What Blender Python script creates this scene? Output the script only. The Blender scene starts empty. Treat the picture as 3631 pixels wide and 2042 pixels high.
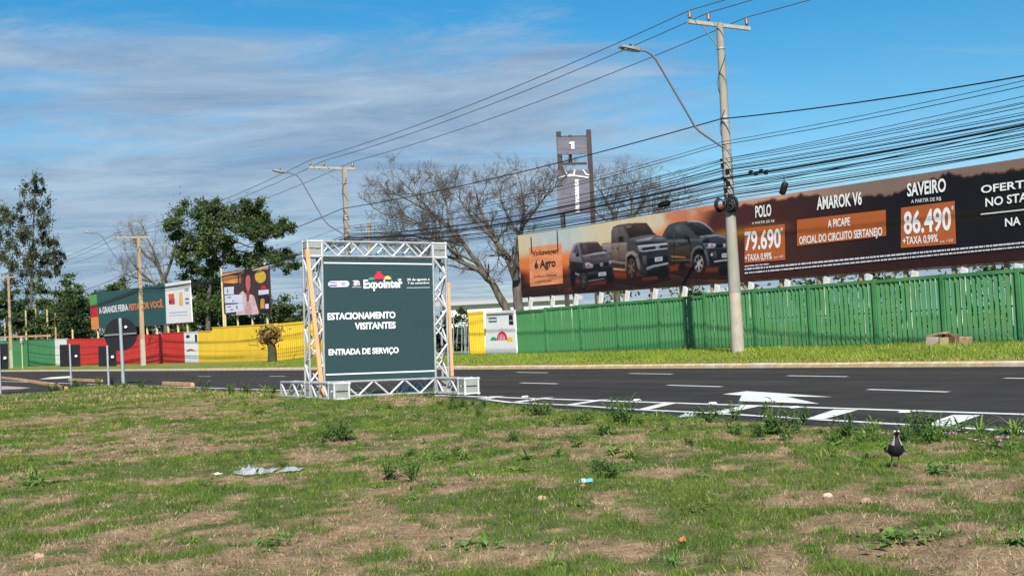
import bpy, math, random
import numpy as np
from mathutils import Vector, Matrix

# ------------------------------------------------------------------ camera, sky, sun
SC = bpy.context.scene
COL = SC.collection
R = math.radians
F, CX, CY = 4400.0, 1815.5, 1021.0          # focal length and centre of the photograph in its own pixels
ROLL, PITCH = R(2.85), math.atan(166.0 / 4400.0)
CAM = Vector((0, 0, 1.24))
FWD = Vector((0, math.cos(PITCH), math.sin(PITCH)))
UP0 = Vector((0, -math.sin(PITCH), math.cos(PITCH)))
RT = Vector((1, 0, 0)) * math.cos(ROLL) - UP0 * math.sin(ROLL)
UP = Vector((1, 0, 0)) * math.sin(ROLL) + UP0 * math.cos(ROLL)
cd = bpy.data.cameras.new('camera')
cam = bpy.data.objects.new('camera', cd)
COL.objects.link(cam)
cam.matrix_world = Matrix(((RT.x, UP.x, -FWD.x, CAM.x), (RT.y, UP.y, -FWD.y, CAM.y), (RT.z, UP.z, -FWD.z, CAM.z), (0, 0, 0, 1)))
cd.sensor_width = 36.0
cd.sensor_fit = 'HORIZONTAL'
cd.lens = 36.0 * F / 3631.0
cd.clip_start, cd.clip_end = 0.1, 6000.0
SC.camera = cam

SUN_EL = R(40)
SUN_DIR = Vector((-0.07, 0.9975, 0)).normalized() * math.cos(SUN_EL) - Vector((0, 0, math.sin(SUN_EL)))   # the way the light travels
world = bpy.data.worlds.new('World')
SC.world = world
world.use_nodes = True
nt = world.node_tree
nt.nodes.clear()
def wn(kind, **kw):
    n = nt.nodes.new(kind)
    for k, v in kw.items():
        if k.startswith('i_'):
            n.inputs[int(k[2:])].default_value = v
        else:
            setattr(n, k, v)
    return n
def wl(a, b, ia=0, ib=0):
    nt.links.new(a.outputs[ia], b.inputs[ib])
def wmath(op, a=None, b=None, va=0.0, vb=0.0, clamp=False):
    n = wn('ShaderNodeMath', operation=op, use_clamp=clamp)
    n.inputs[0].default_value, n.inputs[1].default_value = va, vb
    if a is not None: wl(a[0], n, a[1], 0)
    if b is not None: wl(b[0], n, b[1], 1)
    return (n, 0)
sky = wn('ShaderNodeTexSky', sky_type='NISHITA', sun_disc=False)
sky.sun_elevation = SUN_EL
sky.sun_rotation = math.atan2(-SUN_DIR.x, -SUN_DIR.y)
sky.altitude, sky.air_density, sky.dust_density, sky.ozone_density = 50, 1.0, 0.6, 2.2
hsv = wn('ShaderNodeHueSaturation')
hsv.inputs['Hue'].default_value = 0.492
hsv.inputs['Saturation'].default_value = 1.5
hsv.inputs['Value'].default_value = 1.2
wl(sky, hsv, 0, 4)
tc = wn('ShaderNodeTexCoord')
sep = wn('ShaderNodeSeparateXYZ')
wl(tc, sep, 0, 0)
zc = wmath('MAXIMUM', (sep, 2), None, 0, 0.0)
zden = wmath('ADD', zc, None, 0, 0.055)
px_ = wmath('DIVIDE', (sep, 0), zden)
py_ = wmath('DIVIDE', (sep, 1), zden)
comb = wn('ShaderNodeCombineXYZ')
nt.links.new(px_[0].outputs[0], comb.inputs[0]); nt.links.new(py_[0].outputs[0], comb.inputs[1])
def cloud(scale, detail, rough, dist, off, sx=1.0):
    m = wn('ShaderNodeMapping')
    m.inputs['Location'].default_value = off
    m.inputs['Scale'].default_value = (sx, 1.0, 1.0)
    wl(comb, m, 0, 0)
    n = wn('ShaderNodeTexNoise')
    n.inputs['Scale'].default_value = scale
    n.inputs['Detail'].default_value = detail
    n.inputs['Roughness'].default_value = rough
    n.inputs['Distortion'].default_value = dist
    wl(m, n, 0, 0)
    return (n, 0)
def wrange(src, a, b, c, d):
    n = wn('ShaderNodeMapRange', interpolation_type='SMOOTHSTEP')
    for k, v in enumerate((a, b, c, d)): n.inputs[k + 1].default_value = v
    nt.links.new(src[0].outputs[src[1]], n.inputs[0])
    return (n, 0)
big = cloud(0.8, 7.0, 0.56, 0.6, (3.1, 5.35, 0.0), 0.7)
fine = cloud(2.3, 12.0, 0.68, 0.8, (1.7, 0.4, 2.0), 0.62)
elev = wmath('ADD', (sep, 2), wmath('MULTIPLY', wmath('SUBTRACT', big, None, 0, 0.5), None, 0, 0.09))
sheet_ = wrange(elev, 0.205, 0.262, 1.0, 0.0)                   # a cloud sheet over the lower sky
gap_ = wmath('MULTIPLY', wrange((sep, 0), 0.0, 0.27, 0.0, 1.0), wrange(elev, 0.075, 0.125, 0.0, 1.0))   # clear sky to the right
cov = wmath('SUBTRACT', sheet_, wmath('MULTIPLY', gap_, None, 0, 1.2))
tex_ = wmath('MULTIPLY', wmath('SUBTRACT', fine, None, 0, 0.5), None, 0, 2.3)
tex2_ = wmath('MULTIPLY', wmath('SUBTRACT', big, None, 0, 0.46), None, 0, 1.5)
cs = wmath('ADD', cov, wmath('ADD', tex_, tex2_))
mr = wrange(cs, 0.0, 1.15, 0.0, 0.93)[0]
tint = cloud(1.6, 11.0, 0.66, 0.7, (7.0, 1.0, 4.0), 0.65)
tr = wn('ShaderNodeValToRGB')
tr.color_ramp.elements[0].position, tr.color_ramp.elements[0].color = 0.36, (2.3, 3.45, 5.1, 1)
tr.color_ramp.elements[1].position, tr.color_ramp.elements[1].color = 0.66, (4.3, 5.5, 6.9, 1)
nt.links.new(tint[0].outputs[0], tr.inputs[0])
mx = wn('ShaderNodeMix', data_type='RGBA')
nt.links.new(mr.outputs[0], mx.inputs[0]); nt.links.new(hsv.outputs[0], mx.inputs[6]); nt.links.new(tr.outputs[0], mx.inputs[7])
bg = wn('ShaderNodeBackground')
bg.inputs['Strength'].default_value = 0.07
nt.links.new(mx.outputs[2], bg.inputs[0])
out = wn('ShaderNodeOutputWorld')
wl(bg, out)

ld = bpy.data.lights.new('sun', 'SUN')
ld.energy, ld.angle, ld.color = 5.0, R(0.53), (1.0, 0.94, 0.84)
sun = bpy.data.objects.new('sun', ld)
COL.objects.link(sun)
sun.rotation_euler = SUN_DIR.to_track_quat('-Z', 'Y').to_euler()
sun.location = (-10, -20, 40)
SC.view_settings.view_transform = 'Standard'
SC.view_settings.look = 'None'
SC.view_settings.exposure = 0.55
SC.view_settings.gamma = 1.0
SC.view_settings.use_curve_mapping = False
SC.render.engine = 'CYCLES'
SC.cycles.max_bounces = 5
SC.cycles.transparent_max_bounces = 8
SC.cycles.use_denoising = True

# ------------------------------------------------------------------ helpers
random.seed(7)
RNG = np.random.default_rng(7)
TH = R(31.7)
NV = Vector((math.cos(TH), math.sin(TH), 0))        # across the road, away from the camera
SV = Vector((math.sin(TH), -math.cos(TH), 0))       # along the road, to the right and nearer
def P(s, n, z=0.0): return SV * s + NV * n + Vector((0, 0, z))
def ray(x, y): return FWD + RT * ((x - CX) / F) + UP * ((CY - y) / F)
def on_z(x, y, z=0.0):
    d = ray(x, y); return CAM + d * ((z - CAM.z) / d.z)
def on_n(x, y, n):
    d = ray(x, y); return CAM + d * ((n - CAM.dot(NV)) / d.dot(NV))
def on_s(x, y, s):
    d = ray(x, y); return CAM + d * ((s - CAM.dot(SV)) / d.dot(SV))
def at_y(x, y, Y):
    d = ray(x, y); return CAM + d * (Y / d.y)
def lin(c):
    return tuple(((v / 255.0) / 12.92 if v <= 10 else (((v / 255.0) + 0.055) / 1.055) ** 2.4) for v in c)

MATS = {}
def mat(name, col, rough=0.7, vary=0.0, scale=4.0, bump=0.0, metal=0.0, spec=0.3, col2=None, attr=None, trans=0.0, detail=6.0, stretch=None, bscale=None):
    if name in MATS: return MATS[name]
    m = bpy.data.materials.new(name); m.use_nodes = True
    t = m.node_tree; b = t.nodes['Principled BSDF']
    b.inputs['Roughness'].default_value = rough
    b.inputs['Metallic'].default_value = metal
    b.inputs['Specular IOR Level'].default_value = spec
    b.inputs['Base Color'].default_value = (*col, 1)
    coord = t.nodes.new('ShaderNodeTexCoord')
    src = coord.outputs['Object']
    if stretch:
        mp = t.nodes.new('ShaderNodeMapping'); mp.inputs['Scale'].default_value = stretch
        t.links.new(src, mp.inputs[0]); src = mp.outputs[0]
    nz = None
    if vary or bump:
        nz = t.nodes.new('ShaderNodeTexNoise')
        nz.inputs['Scale'].default_value = scale; nz.inputs['Detail'].default_value = detail; nz.inputs['Roughness'].default_value = 0.6
        t.links.new(src, nz.inputs[0])
    base = None
    if attr:
        a = t.nodes.new('ShaderNodeAttribute'); a.attribute_name = attr; base = a.outputs['Color']
    if vary:
        rp = t.nodes.new('ShaderNodeValToRGB')
        rp.color_ramp.elements[0].position, rp.color_ramp.elements[1].position = 0.3, 0.7
        if base is not None:
            rp.color_ramp.elements[0].color = (1 - vary, 1 - vary, 1 - vary, 1)
            rp.color_ramp.elements[1].color = (1 + vary * .6, 1 + vary * .6, 1 + vary * .6, 1)
        else:
            c2 = col2 or tuple(min(1, c * (1 + vary)) for c in col)
            rp.color_ramp.elements[0].color = (*[c * (1 - vary) for c in col], 1)
            rp.color_ramp.elements[1].color = (*c2, 1)
        t.links.new(nz.outputs[0], rp.inputs[0])
        if base is not None:
            mm = t.nodes.new('ShaderNodeMix'); mm.data_type = 'RGBA'; mm.blend_type = 'MULTIPLY'; mm.inputs[0].default_value = 1.0
            t.links.new(base, mm.inputs[6]); t.links.new(rp.outputs[0], mm.inputs[7]); base = mm.outputs[2]
        else:
            base = rp.outputs[0]
    if base is not None: t.links.new(base, b.inputs['Base Color'])
    if bump:
        bn = t.nodes.new('ShaderNodeBump'); bn.inputs['Strength'].default_value = bump; bn.inputs['Distance'].default_value = 0.03
        bs = nz
        if bscale:
            bs = t.nodes.new('ShaderNodeTexNoise'); bs.inputs['Scale'].default_value = bscale; bs.inputs['Detail'].default_value = 4
            t.links.new(src, bs.inputs[0])
        t.links.new(bs.outputs[0], bn.inputs['Height']); t.links.new(bn.outputs[0], b.inputs['Normal'])
    if trans:
        tb = t.nodes.new('ShaderNodeBsdfTranslucent')
        if base is not None: t.links.new(base, tb.inputs[0])
        else: tb.inputs[0].default_value = (*[min(1, c * 1.3) for c in col], 1)
        ms = t.nodes.new('ShaderNodeMixShader'); ms.inputs[0].default_value = trans
        t.links.new(b.outputs[0], ms.inputs[1]); t.links.new(tb.outputs[0], ms.inputs[2])
        t.links.new(ms.outputs[0], t.nodes['Material Output'].inputs[0])
    MATS[name] = m
    return m

def tag(o, label=None, cat=None, group=None, kind=None):
    if label: o['label'] = label
    if cat: o['category'] = cat
    if group: o['group'] = group
    if kind: o['kind'] = kind
    return o
def base_of(parent):
    v = Vector((0, 0, 0)); q = parent
    while q is not None:
        v = v + q.location; q = q.parent
    return v
def empty(name, loc, label, cat, group=None):
    o = bpy.data.objects.new(name, None); COL.objects.link(o)
    o.location = loc; o.empty_display_size = 0.2
    return tag(o, label, cat, group)
def link(name, me, parent=None, loc=None):
    o = bpy.data.objects.new(name, me); COL.objects.link(o)
    if parent is not None: o.parent = parent
    if loc is not None: o.location = loc
    return o

class MB:
    """collects shapes in world coordinates, then links them as one mesh object"""
    def __init__(s): s.v, s.f, s.m, s.sm = [], [], [], []
    def add(s, vs, fs, mi=0, smooth=False):
        k = len(s.v); s.v += [Vector(v) for v in vs]
        for f in fs: s.f.append(tuple(i + k for i in f)); s.m.append(mi); s.sm.append(smooth)
    def quad(s, a, b, c, d, mi=0): s.add((a, b, c, d), ((0, 1, 2, 3),), mi)
    def poly(s, pts, mi=0): s.add(pts, (tuple(range(len(pts))),), mi)
    def slab(s, pts, off, mi=0):
        n = len(pts); q = [Vector(p) + off for p in pts]
        s.add(list(pts) + q, [tuple(range(n)), tuple(range(2 * n - 1, n - 1, -1))] + [(i, i + n, (i + 1) % n + n, (i + 1) % n) for i in range(n)], mi)
    def box(s, o, ax, ay, az, mi=0):
        o = Vector(o); ax = Vector(ax); ay = Vector(ay); az = Vector(az)
        c = [o + ax * i + ay * j + az * k for k in (0, 1) for j in (0, 1) for i in (0, 1)]
        s.add(c, ((0, 2, 3, 1), (4, 5, 7, 6), (0, 1, 5, 4), (2, 6, 7, 3), (0, 4, 6, 2), (1, 3, 7, 5)), mi)
    def cbox(s, c, ax, ay, az, mi=0):
        ax, ay, az = Vector(ax), Vector(ay), Vector(az)
        s.box(Vector(c) - (ax + ay + az) / 2, ax, ay, az, mi)
    def tube(s, pts, rad, seg=8, mi=0, caps=True, smooth=True):
        pts = [Vector(p) for p in pts]
        if not hasattr(rad, '__len__'): rad = [rad] * len(pts)
        ref = Vector((0, 0, 1))
        d0 = (pts[-1] - pts[0])
        if d0.length and abs(d0.normalized().z) > .9: ref = Vector((1, 0.03, 0))
        rings = []
        for i, p in enumerate(pts):
            d = (pts[min(i + 1, len(pts) - 1)] - pts[max(i - 1, 0)]).normalized()
            a = d.cross(ref)
            if a.length < 1e-4: a = d.cross(Vector((0.3, 1, 0.2)))
            a.normalize(); b = d.cross(a)
            rings.append([p + (a * math.cos(t) + b * math.sin(t)) * rad[i] for t in [2 * math.pi * k / seg for k in range(seg)]])
        vs = [v for r_ in rings for v in r_]; fs = []
        for i in range(len(pts) - 1):
            for k in range(seg):
                fs.append((i * seg + k, i * seg + (k + 1) % seg, (i + 1) * seg + (k + 1) % seg, (i + 1) * seg + k))
        s.add(vs, fs, mi, smooth)
        if caps:
            s.add(rings[0], (tuple(range(seg - 1, -1, -1)),), mi); s.add(rings[-1], (tuple(range(seg)),), mi)
    def ball(s, c, r, mi=0, u=8, v=6):
        c = Vector(c); r = Vector(r) if hasattr(r, '__len__') else Vector((r, r, r))
        vs = [c + Vector((0, 0, -r.z))]
        for i in range(1, v):
            a = -math.pi / 2 + math.pi * i / v
            for k in range(u):
                t = 2 * math.pi * k / u
                vs.append(c + Vector((r.x * math.cos(a) * math.cos(t), r.y * math.cos(a) * math.sin(t), r.z * math.sin(a))))
        vs.append(c + Vector((0, 0, r.z))); top = len(vs) - 1
        fs = [(0, 1 + (k + 1) % u, 1 + k) for k in range(u)]
        for i in range(v - 2):
            for k in range(u): fs.append((1 + i * u + k, 1 + i * u + (k + 1) % u, 1 + (i + 1) * u + (k + 1) % u, 1 + (i + 1) * u + k))
        fs += [(top, 1 + (v - 2) * u + k, 1 + (v - 2) * u + (k + 1) % u) for k in range(u)]
        s.add(vs, fs, mi, True)
    def build(s, name, mats, parent=None, world=True):
        me = bpy.data.meshes.new(name)
        off = base_of(parent) if (parent is not None and world) else Vector((0, 0, 0))
        me.from_pydata([tuple(v - off) for v in s.v], [], s.f)
        for m in (mats if isinstance(mats, (list, tuple)) else [mats]): me.materials.append(m)
        me.polygons.foreach_set('material_index', s.m)
        me.polygons.foreach_set('use_smooth', s.sm)
        me.update()
        return link(name, me, parent)

def np_mesh(name, V, FA, mats, parent=None, mi=None, colors=None, smooth=False, offset=True):
    me = bpy.data.meshes.new(name)
    V = np.asarray(V, np.float32); FA = np.asarray(FA, np.int32)
    if parent is not None and offset: V = V - np.array(base_of(parent), np.float32)
    nf, k = FA.shape
    me.vertices.add(len(V)); me.vertices.foreach_set('co', V.ravel())
    me.loops.add(nf * k); me.loops.foreach_set('vertex_index', FA.ravel())
    me.polygons.add(nf); me.polygons.foreach_set('loop_start', np.arange(0, nf * k, k, dtype=np.int32))
    for m in (mats if isinstance(mats, (list, tuple)) else [mats]): me.materials.append(m)
    if mi is not None: me.polygons.foreach_set('material_index', np.asarray(mi, np.int32))
    if smooth: me.polygons.foreach_set('use_smooth', np.ones(nf, bool))
    if colors is not None:
        at = me.color_attributes.new('col', 'FLOAT_COLOR', 'POINT')
        c = np.ones((len(V), 4), np.float32); c[:, :3] = colors
        at.data.foreach_set('color', c.ravel())
    me.update(calc_edges=True)
    return link(name, me, parent)

def hash2(ix, iy, seed):
    h = (ix.astype(np.int64) * 374761393 + iy.astype(np.int64) * 668265263 + seed * 974634777) & 0xFFFFFFFF
    h = ((h ^ (h >> 13)) * 1274126177) & 0xFFFFFFFF
    return ((h ^ (h >> 16)) & 0xFFFFFF) / float(0xFFFFFF)
def vnoise(x, y, seed=0):
    x = np.asarray(x, float); y = np.asarray(y, float)
    ix, iy = np.floor(x), np.floor(y); fx, fy = x - ix, y - iy
    fx, fy = fx * fx * (3 - 2 * fx), fy * fy * (3 - 2 * fy)
    a, b = hash2(ix, iy, seed), hash2(ix + 1, iy, seed); c, d = hash2(ix, iy + 1, seed), hash2(ix + 1, iy + 1, seed)
    return (a * (1 - fx) + b * fx) * (1 - fy) + (c * (1 - fx) + d * fx) * fy
def fbm(x, y, seed=0, oct=4):
    t, a, n = 0, 1, 0
    for o in range(oct):
        t = t + a * vnoise(x * 2 ** o, y * 2 ** o, seed + o * 17); n += a; a *= .5
    return t / n
def sstep(a, b, x):
    t = np.clip((x - a) / (b - a), 0, 1); return t * t * (3 - 2 * t)

def text(body, p0, p1, p2, m, parent, bold=0.0, name='lettering', lift=None, spacing=1.0, shear=0.0, cap=True):
    """flat lettering fitted into the box p0 (bottom left), p1 (bottom right), p2 (top left)"""
    c = bpy.data.curves.new('lettering', 'FONT')
    c.body = body; c.offset = bold; c.space_character = spacing; c.shear = shear; c.resolution_u = 3
    ob = bpy.data.objects.new('tmp', c)
    me0 = bpy.data.meshes.new_from_object(ob)
    co = np.zeros(len(me0.vertices) * 3, np.float32); me0.vertices.foreach_get('co', co); co = co.reshape(-1, 3)
    faces = [tuple(p.vertices) for p in me0.polygons]
    x0, x1 = co[:, 0].min(), co[:, 0].max()
    y0, y1 = (0.0, 0.729 if cap else co[:, 1].max())
    p0, p1, p2 = Vector(p0), Vector(p1), Vector(p2)
    off = base_of(parent) - (lift or Vector((0, 0, 0)))
    vs = [tuple(p0 + (p1 - p0) * float((x - x0) / (x1 - x0)) + (p2 - p0) * float((y - y0) / (y1 - y0)) - off) for x, y, _ in co]
    bpy.data.objects.remove(ob); bpy.data.meshes.remove(me0); bpy.data.curves.remove(c)
    me = bpy.data.meshes.new('lettering'); me.from_pydata(vs, [], faces); me.materials.append(m); me.update()
    return link(name, me, parent)

# unit shapes shared by many pieces
def unit_cyl(seg=6):
    me = bpy.data.meshes.new('strut')
    vs = [(math.cos(2 * math.pi * k / seg), math.sin(2 * math.pi * k / seg), z) for z in (0, 1) for k in range(seg)]
    fs = [(k, (k + 1) % seg, (k + 1) % seg + seg, k + seg) for k in range(seg)] + [tuple(range(seg - 1, -1, -1)), tuple(range(seg, 2 * seg))]
    me.from_pydata(vs, [], fs); me.polygons.foreach_set('use_smooth', [True] * seg + [False, False]); me.update()
    return me
UCYL = {}
def strut(name, parent, a, b, r, m):
    """a thin bar from a to b, in the parent's own coordinates"""
    key = m.name
    if key not in UCYL:
        UCYL[key] = unit_cyl(); UCYL[key].materials.append(m)
    a, b = Vector(a), Vector(b); d = b - a
    o = link(name, UCYL[key], parent)
    o.matrix_local = Matrix.Translation(a) @ d.to_track_quat('Z', 'Y').to_matrix().to_4x4() @ Matrix.Diagonal((r, r, d.length, 1))
    return o

# ------------------------------------------------------------------ materials
M_asphalt = mat('asphalt', (0.040, 0.037, 0.0345), 0.92, 0.2, 0.9, 0.25, spec=0.12, bscale=60, detail=10)
def road_wear(m):
    """long faint tyre tracks and stains drawn out along the road"""
    t = m.node_tree; b = t.nodes['Principled BSDF']; src = b.inputs['Base Color'].links[0].from_socket
    co = t.nodes.new('ShaderNodeTexCoord'); mp = t.nodes.new('ShaderNodeMapping'); mp.inputs['Rotation'].default_value = (0, 0, -math.atan2(SV.y, SV.x)); mp2 = t.nodes.new('ShaderNodeMapping'); mp2.inputs['Scale'].default_value = (.035, .75, 1)
    nz = t.nodes.new('ShaderNodeTexNoise'); nz.inputs['Scale'].default_value = 1.0; nz.inputs['Detail'].default_value = 7; nz.inputs['Roughness'].default_value = .65
    rp = t.nodes.new('ShaderNodeValToRGB'); rp.color_ramp.elements[0].position, rp.color_ramp.elements[1].position = .36, .66; rp.color_ramp.elements[0].color = (.78, .78, .78, 1); rp.color_ramp.elements[1].color = (1.3, 1.28, 1.25, 1)
    mm = t.nodes.new('ShaderNodeMix'); mm.data_type = 'RGBA'; mm.blend_type = 'MULTIPLY'; mm.inputs[0].default_value = 1
    t.links.new(co.outputs['Object'], mp.inputs[0]); t.links.new(mp.outputs[0], mp2.inputs[0]); t.links.new(mp2.outputs[0], nz.inputs[0]); t.links.new(nz.outputs[0], rp.inputs[0])
    t.links.new(src, mm.inputs[6]); t.links.new(rp.outputs[0], mm.inputs[7]); t.links.new(mm.outputs[2], b.inputs['Base Color'])
road_wear(M_asphalt)
M_paint = mat('road_paint', (0.66, 0.66, 0.63), 0.7, 0.22, 9.0, spec=0.2, col2=(.76, .76, .73), detail=12)
M_ground = mat('field_grass', (0.10, 0.12, 0.035), 0.95, 0.4, 0.4, 0.3, col2=(0.20, 0.17, 0.08))
M_verge = mat('verge_turf', (0.11, 0.17, 0.025), 0.95, 0.35, 1.1, 0.4, col2=(0.22, 0.25, 0.05), bscale=30)
M_yard = mat('yard_dirt', (0.085, 0.085, 0.055), 0.9, 0.15, 0.6)
M_kerb = mat('kerb_concrete', (0.56, 0.45, 0.34), 0.9, 0.25, 3.0, col2=(0.66, 0.55, 0.42))
M_kerb_yellow = mat('kerb_worn_yellow', (0.62, 0.44, 0.16), 0.85, 0.3, 5.0, col2=(0.66, 0.55, 0.36))
M_kerb_orange = mat('kerb_orange', (0.62, 0.32, 0.11), 0.85, 0.25, 2.0, col2=(.66, .42, .22))
M_concrete = mat('pole_concrete', (0.275, 0.262, 0.222), 0.85, 0.18, 1.6, 0.15, stretch=(3, 3, .5))
M_concrete_pale = mat('pole_whitewash', (0.37, 0.33, 0.265), 0.85, 0.16, 2.5, 0.1)
M_oldwood = mat('weathered_wood', (0.36, 0.26, 0.15), 0.85, 0.3, 2.0, 0.2, stretch=(6, 6, .5))
M_wood = mat('raw_pine', (0.60, 0.34, 0.17), 0.7, 0.14, 3.0, 0.1, stretch=(9, 9, .7))
M_alu = mat('aluminium', (0.58, 0.59, 0.60), 0.42, 0.10, 5.0, metal=0.25, spec=0.5)
M_chord = mat('aluminium_chord', (0.36, 0.38, 0.38), 0.45, 0.25, 5.0, metal=0.3, spec=0.5)
M_alu_dull = mat('aluminium_plate', (0.33, 0.345, 0.32), 0.55, 0.2, 4.0, metal=0.35)
M_galv = mat('galvanised_steel', (0.36, 0.40, 0.43), 0.5, 0.1, 3.0, metal=0.4)
M_dark = mat('sign_back_black', (0.006, 0.0065, 0.009), 0.75, 0.2, 2.0)
M_black = mat('black_rubber', (0.012, 0.012, 0.014), 0.6)
M_wire = mat('wire_black', (0.015, 0.016, 0.02), 0.6)
M_wire_grey = mat('wire_aluminium', (0.10, 0.12, 0.15), 0.5)
M_white = mat('white_paint', (0.78, 0.78, 0.76), 0.6, 0.05, 3.0)
M_ink_white = mat('ink_white', (0.80, 0.82, 0.82), 0.6)
M_gfence = mat('fence_green_paint', (0.056, 0.215, 0.076), 0.6, 0.25, 0.9, spec=0.2, col2=(0.084, 0.275, 0.104))
M_yellow = mat('wall_yellow_paint', (0.86, 0.55, 0.04), 0.75, 0.1, 0.8)
M_red = mat('wall_red_paint', (0.60, 0.035, 0.03), 0.75, 0.12, 0.8)
M_gwall = mat('wall_green_paint', (0.065, 0.25, 0.095), 0.75, 0.14, 0.8)
M_porcelain = mat('brown_porcelain', (0.15, 0.11, 0.095), 0.35, spec=0.5)
M_sign = mat('banner_green', (0.023, 0.053, 0.058), 0.5, 0.06, 1.2, 0.12, spec=0.3, bscale=1.6)
M_bark = mat('bark', (0.075, 0.065, 0.055), 0.95, 0.5, 2.5, 0.4, col2=(0.16, 0.14, 0.115), stretch=(2, 2, .6))
M_twig = mat('twig', (0.115, 0.102, 0.085), 0.95, 0.3, 1.5)

# ------------------------------------------------------------------ ground, road, kerbs, verge
def struct(o): return tag(o, kind='structure')
def strip(name, m, n0, n1, s0, s1, z):
    b = MB(); b.quad(P(s0, n0, z), P(s1, n0, z), P(s1, n1, z), P(s0, n1, z)); return struct(b.build(name, m))
strip('ground', M_ground, -1800, 23.6, -2500, 900, -0.09)
b = MB()
b.quad(P(-1200, 8.0, 0), P(250, 8.0, 0), P(250, 23.62, 0), P(-1200, 23.62, 0))
b.quad(P(-1200, -60, 0), P(-34, -60, 0), P(-34, 8.0, 0), P(-1200, 8.0, 0))
ROAD = struct(b.build('road', M_asphalt))
ROAD['label'] = 'dark asphalt road with white lane markings'
# verge on the far side, rising a little towards the fence
ss = np.concatenate([np.linspace(-2500, -190, 12), np.linspace(-180, 20, 260), np.linspace(40, 900, 10)])
nn = np.array([23.76, 24.1, 24.8, 25.6, 26.6, 27.8, 29.2, 30.6, 32.2, 34, 45, 80, 200, 2500.])
S, N_ = np.meshgrid(ss, nn, indexing='ij')
Zv = 0.115 + 0.14 * sstep(23.8, 30.5, N_) + 0.05 * (fbm(S * .5, N_ * .5, 3) - .5) * sstep(23.9, 25, N_) * (1 - sstep(31, 40, N_))
def verge_z(s, n):
    return float(0.115 + 0.14 * sstep(23.8, 30.5, n) + 0.05 * (fbm(np.float64(s * .5), np.float64(n * .5), 3) - .5) * sstep(23.9, 25, n) * (1 - sstep(31, 40, n)))
V = np.stack([SV.x * S + NV.x * N_, SV.y * S + NV.y * N_, Zv], -1).reshape(-1, 3)
a, c = S.shape
idx = np.arange(a * c).reshape(a, c)
FQ = np.stack([idx[:-1, :-1], idx[1:, :-1], idx[1:, 1:], idx[:-1, 1:]], -1).reshape(-1, 4)
struct(np_mesh('grass_verge', V, FQ, M_verge, smooth=True))
strip('yard', M_yard, 34.0, 75, -62, 30, 0.30)

# kerb stones of the far edge, one by one
kb = MB(); kb.box(P(-900, 23.63, -0.08), SV * 745, NV * .12, (0, 0, 0.19)); kb.box(P(12.05, 23.63, -0.08), SV * 200, NV * .12, (0, 0, .19))
kerb = struct(kb.build('kerb', M_kerb))
stone = {}
for key, mm in (('a', M_kerb), ('b', M_kerb_yellow), ('c', M_kerb_orange)):
    q = MB(); L = 0.985
    q.add([(0, 0, -.08), (L, 0, -.08), (L, .13, -.08), (0, .13, -.08), (0, 0, .085), (L, 0, .085), (L, .025, .125), (0, .025, .125), (L, .13, .125), (0, .13, .125)],
          [(0, 1, 5, 4), (4, 5, 6, 7), (7, 6, 8, 9), (1, 2, 8, 6, 5), (3, 0, 4, 7, 9), (2, 3, 9, 8), (0, 3, 2, 1)])
    me = bpy.data.meshes.new('kerb_stone'); me.from_pydata([tuple(v) for v in q.v], [], q.f); me.materials.append(mm); me.update(); stone[key] = me
def lay_stone(key, p, direction, parent, jig=0.006, scale=1.0):
    o = link('kerb_stone', stone[key], parent)
    o.location = Vector(p) + Vector((0, 0, random.uniform(-jig, jig)))
    o.rotation_euler = (0, 0, math.atan2(direction.y, direction.x) + random.uniform(-.004, .004))
    o.scale = (scale, 1, 1)
    return o
for i in range(167):
    s = -155 + i
    lay_stone('b' if (s > -42 and random.random() < .75) or random.random() < .3 else 'a', P(s, 23.62, 0), SV, kerb)
# orange painted kerbs at the junction on the left
def kerb_line(name, pts, label=None):
    root = struct(bpy.data.objects.new(name, None)); COL.objects.link(root)
    if label: root['label'] = label
    pts = [on_z(x, y, 0.0) for x, y in pts]
    for p, q in zip(pts, pts[1:]):
        d = q - p; n = max(1, round(d.length)); d = d.normalized(); L = (q - p).length / n
        for k in range(n): lay_stone('c', p + d * (k * L), d, root, scale=L)
    return root
kerb_line('junction_kerb', [(242, 1382), (180, 1366), (120, 1356), (60, 1347), (-30, 1337)], 'orange painted kerb splitting the side road from the main road')
kerb_line('lawn_nose_kerb', [(690, 1369), (640, 1366), (588, 1363)], 'orange painted kerb at the tip of the lawn')
kerb_line('lawn_tip_kerb', [(366, 1354), (300, 1351), (252, 1350)], 'orange painted kerb behind the black sign posts')
# painted markings
mk = MB()
def paint(pts, z=0.006): mk.poly([on_z(x, y, z) for x, y in pts])
def sline(n0, s0, s1, w, z=0.005): mk.quad(P(s0, n0 - w / 2, z), P(s1, n0 - w / 2, z), P(s1, n0 + w / 2, z), P(s0, n0 + w / 2, z))
sline(12.82, -140, 60, .17)
nl = [on_z(x, y, .005) for x, y in ((1690, 1413), (1800, 1427), (2000, 1436), (2260, 1453), (2520, 1465), (2856, 1486), (3267, 1510), (3700, 1535))]
for p, q in zip(nl, nl[1:]): mk.quad(p, q, q + NV * .14, p + NV * .14)
for st in (((1745, 1404), (1790, 1404), (1725, 1414), (1690, 1413)), ((1922, 1409), (1967, 1408), (1833, 1427), (1800, 1427)), ((2124, 1416), (2164, 1415), (2035, 1435), (1997, 1435)),
           ((2356, 1427), (2406, 1427), (2302, 1451), (2259, 1451)), ((2634, 1437), (2704, 1437), (2580, 1463), (2516, 1463)), ((2957, 1452), (3042, 1453), (2918, 1486), (2855, 1485)),
           ((3378, 1470), (3477, 1471), (3361, 1512), (3266, 1509)), ((3860, 1490), (3990, 1492), (3880, 1538), (3770, 1535))):
    paint(st, 0.009)
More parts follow.
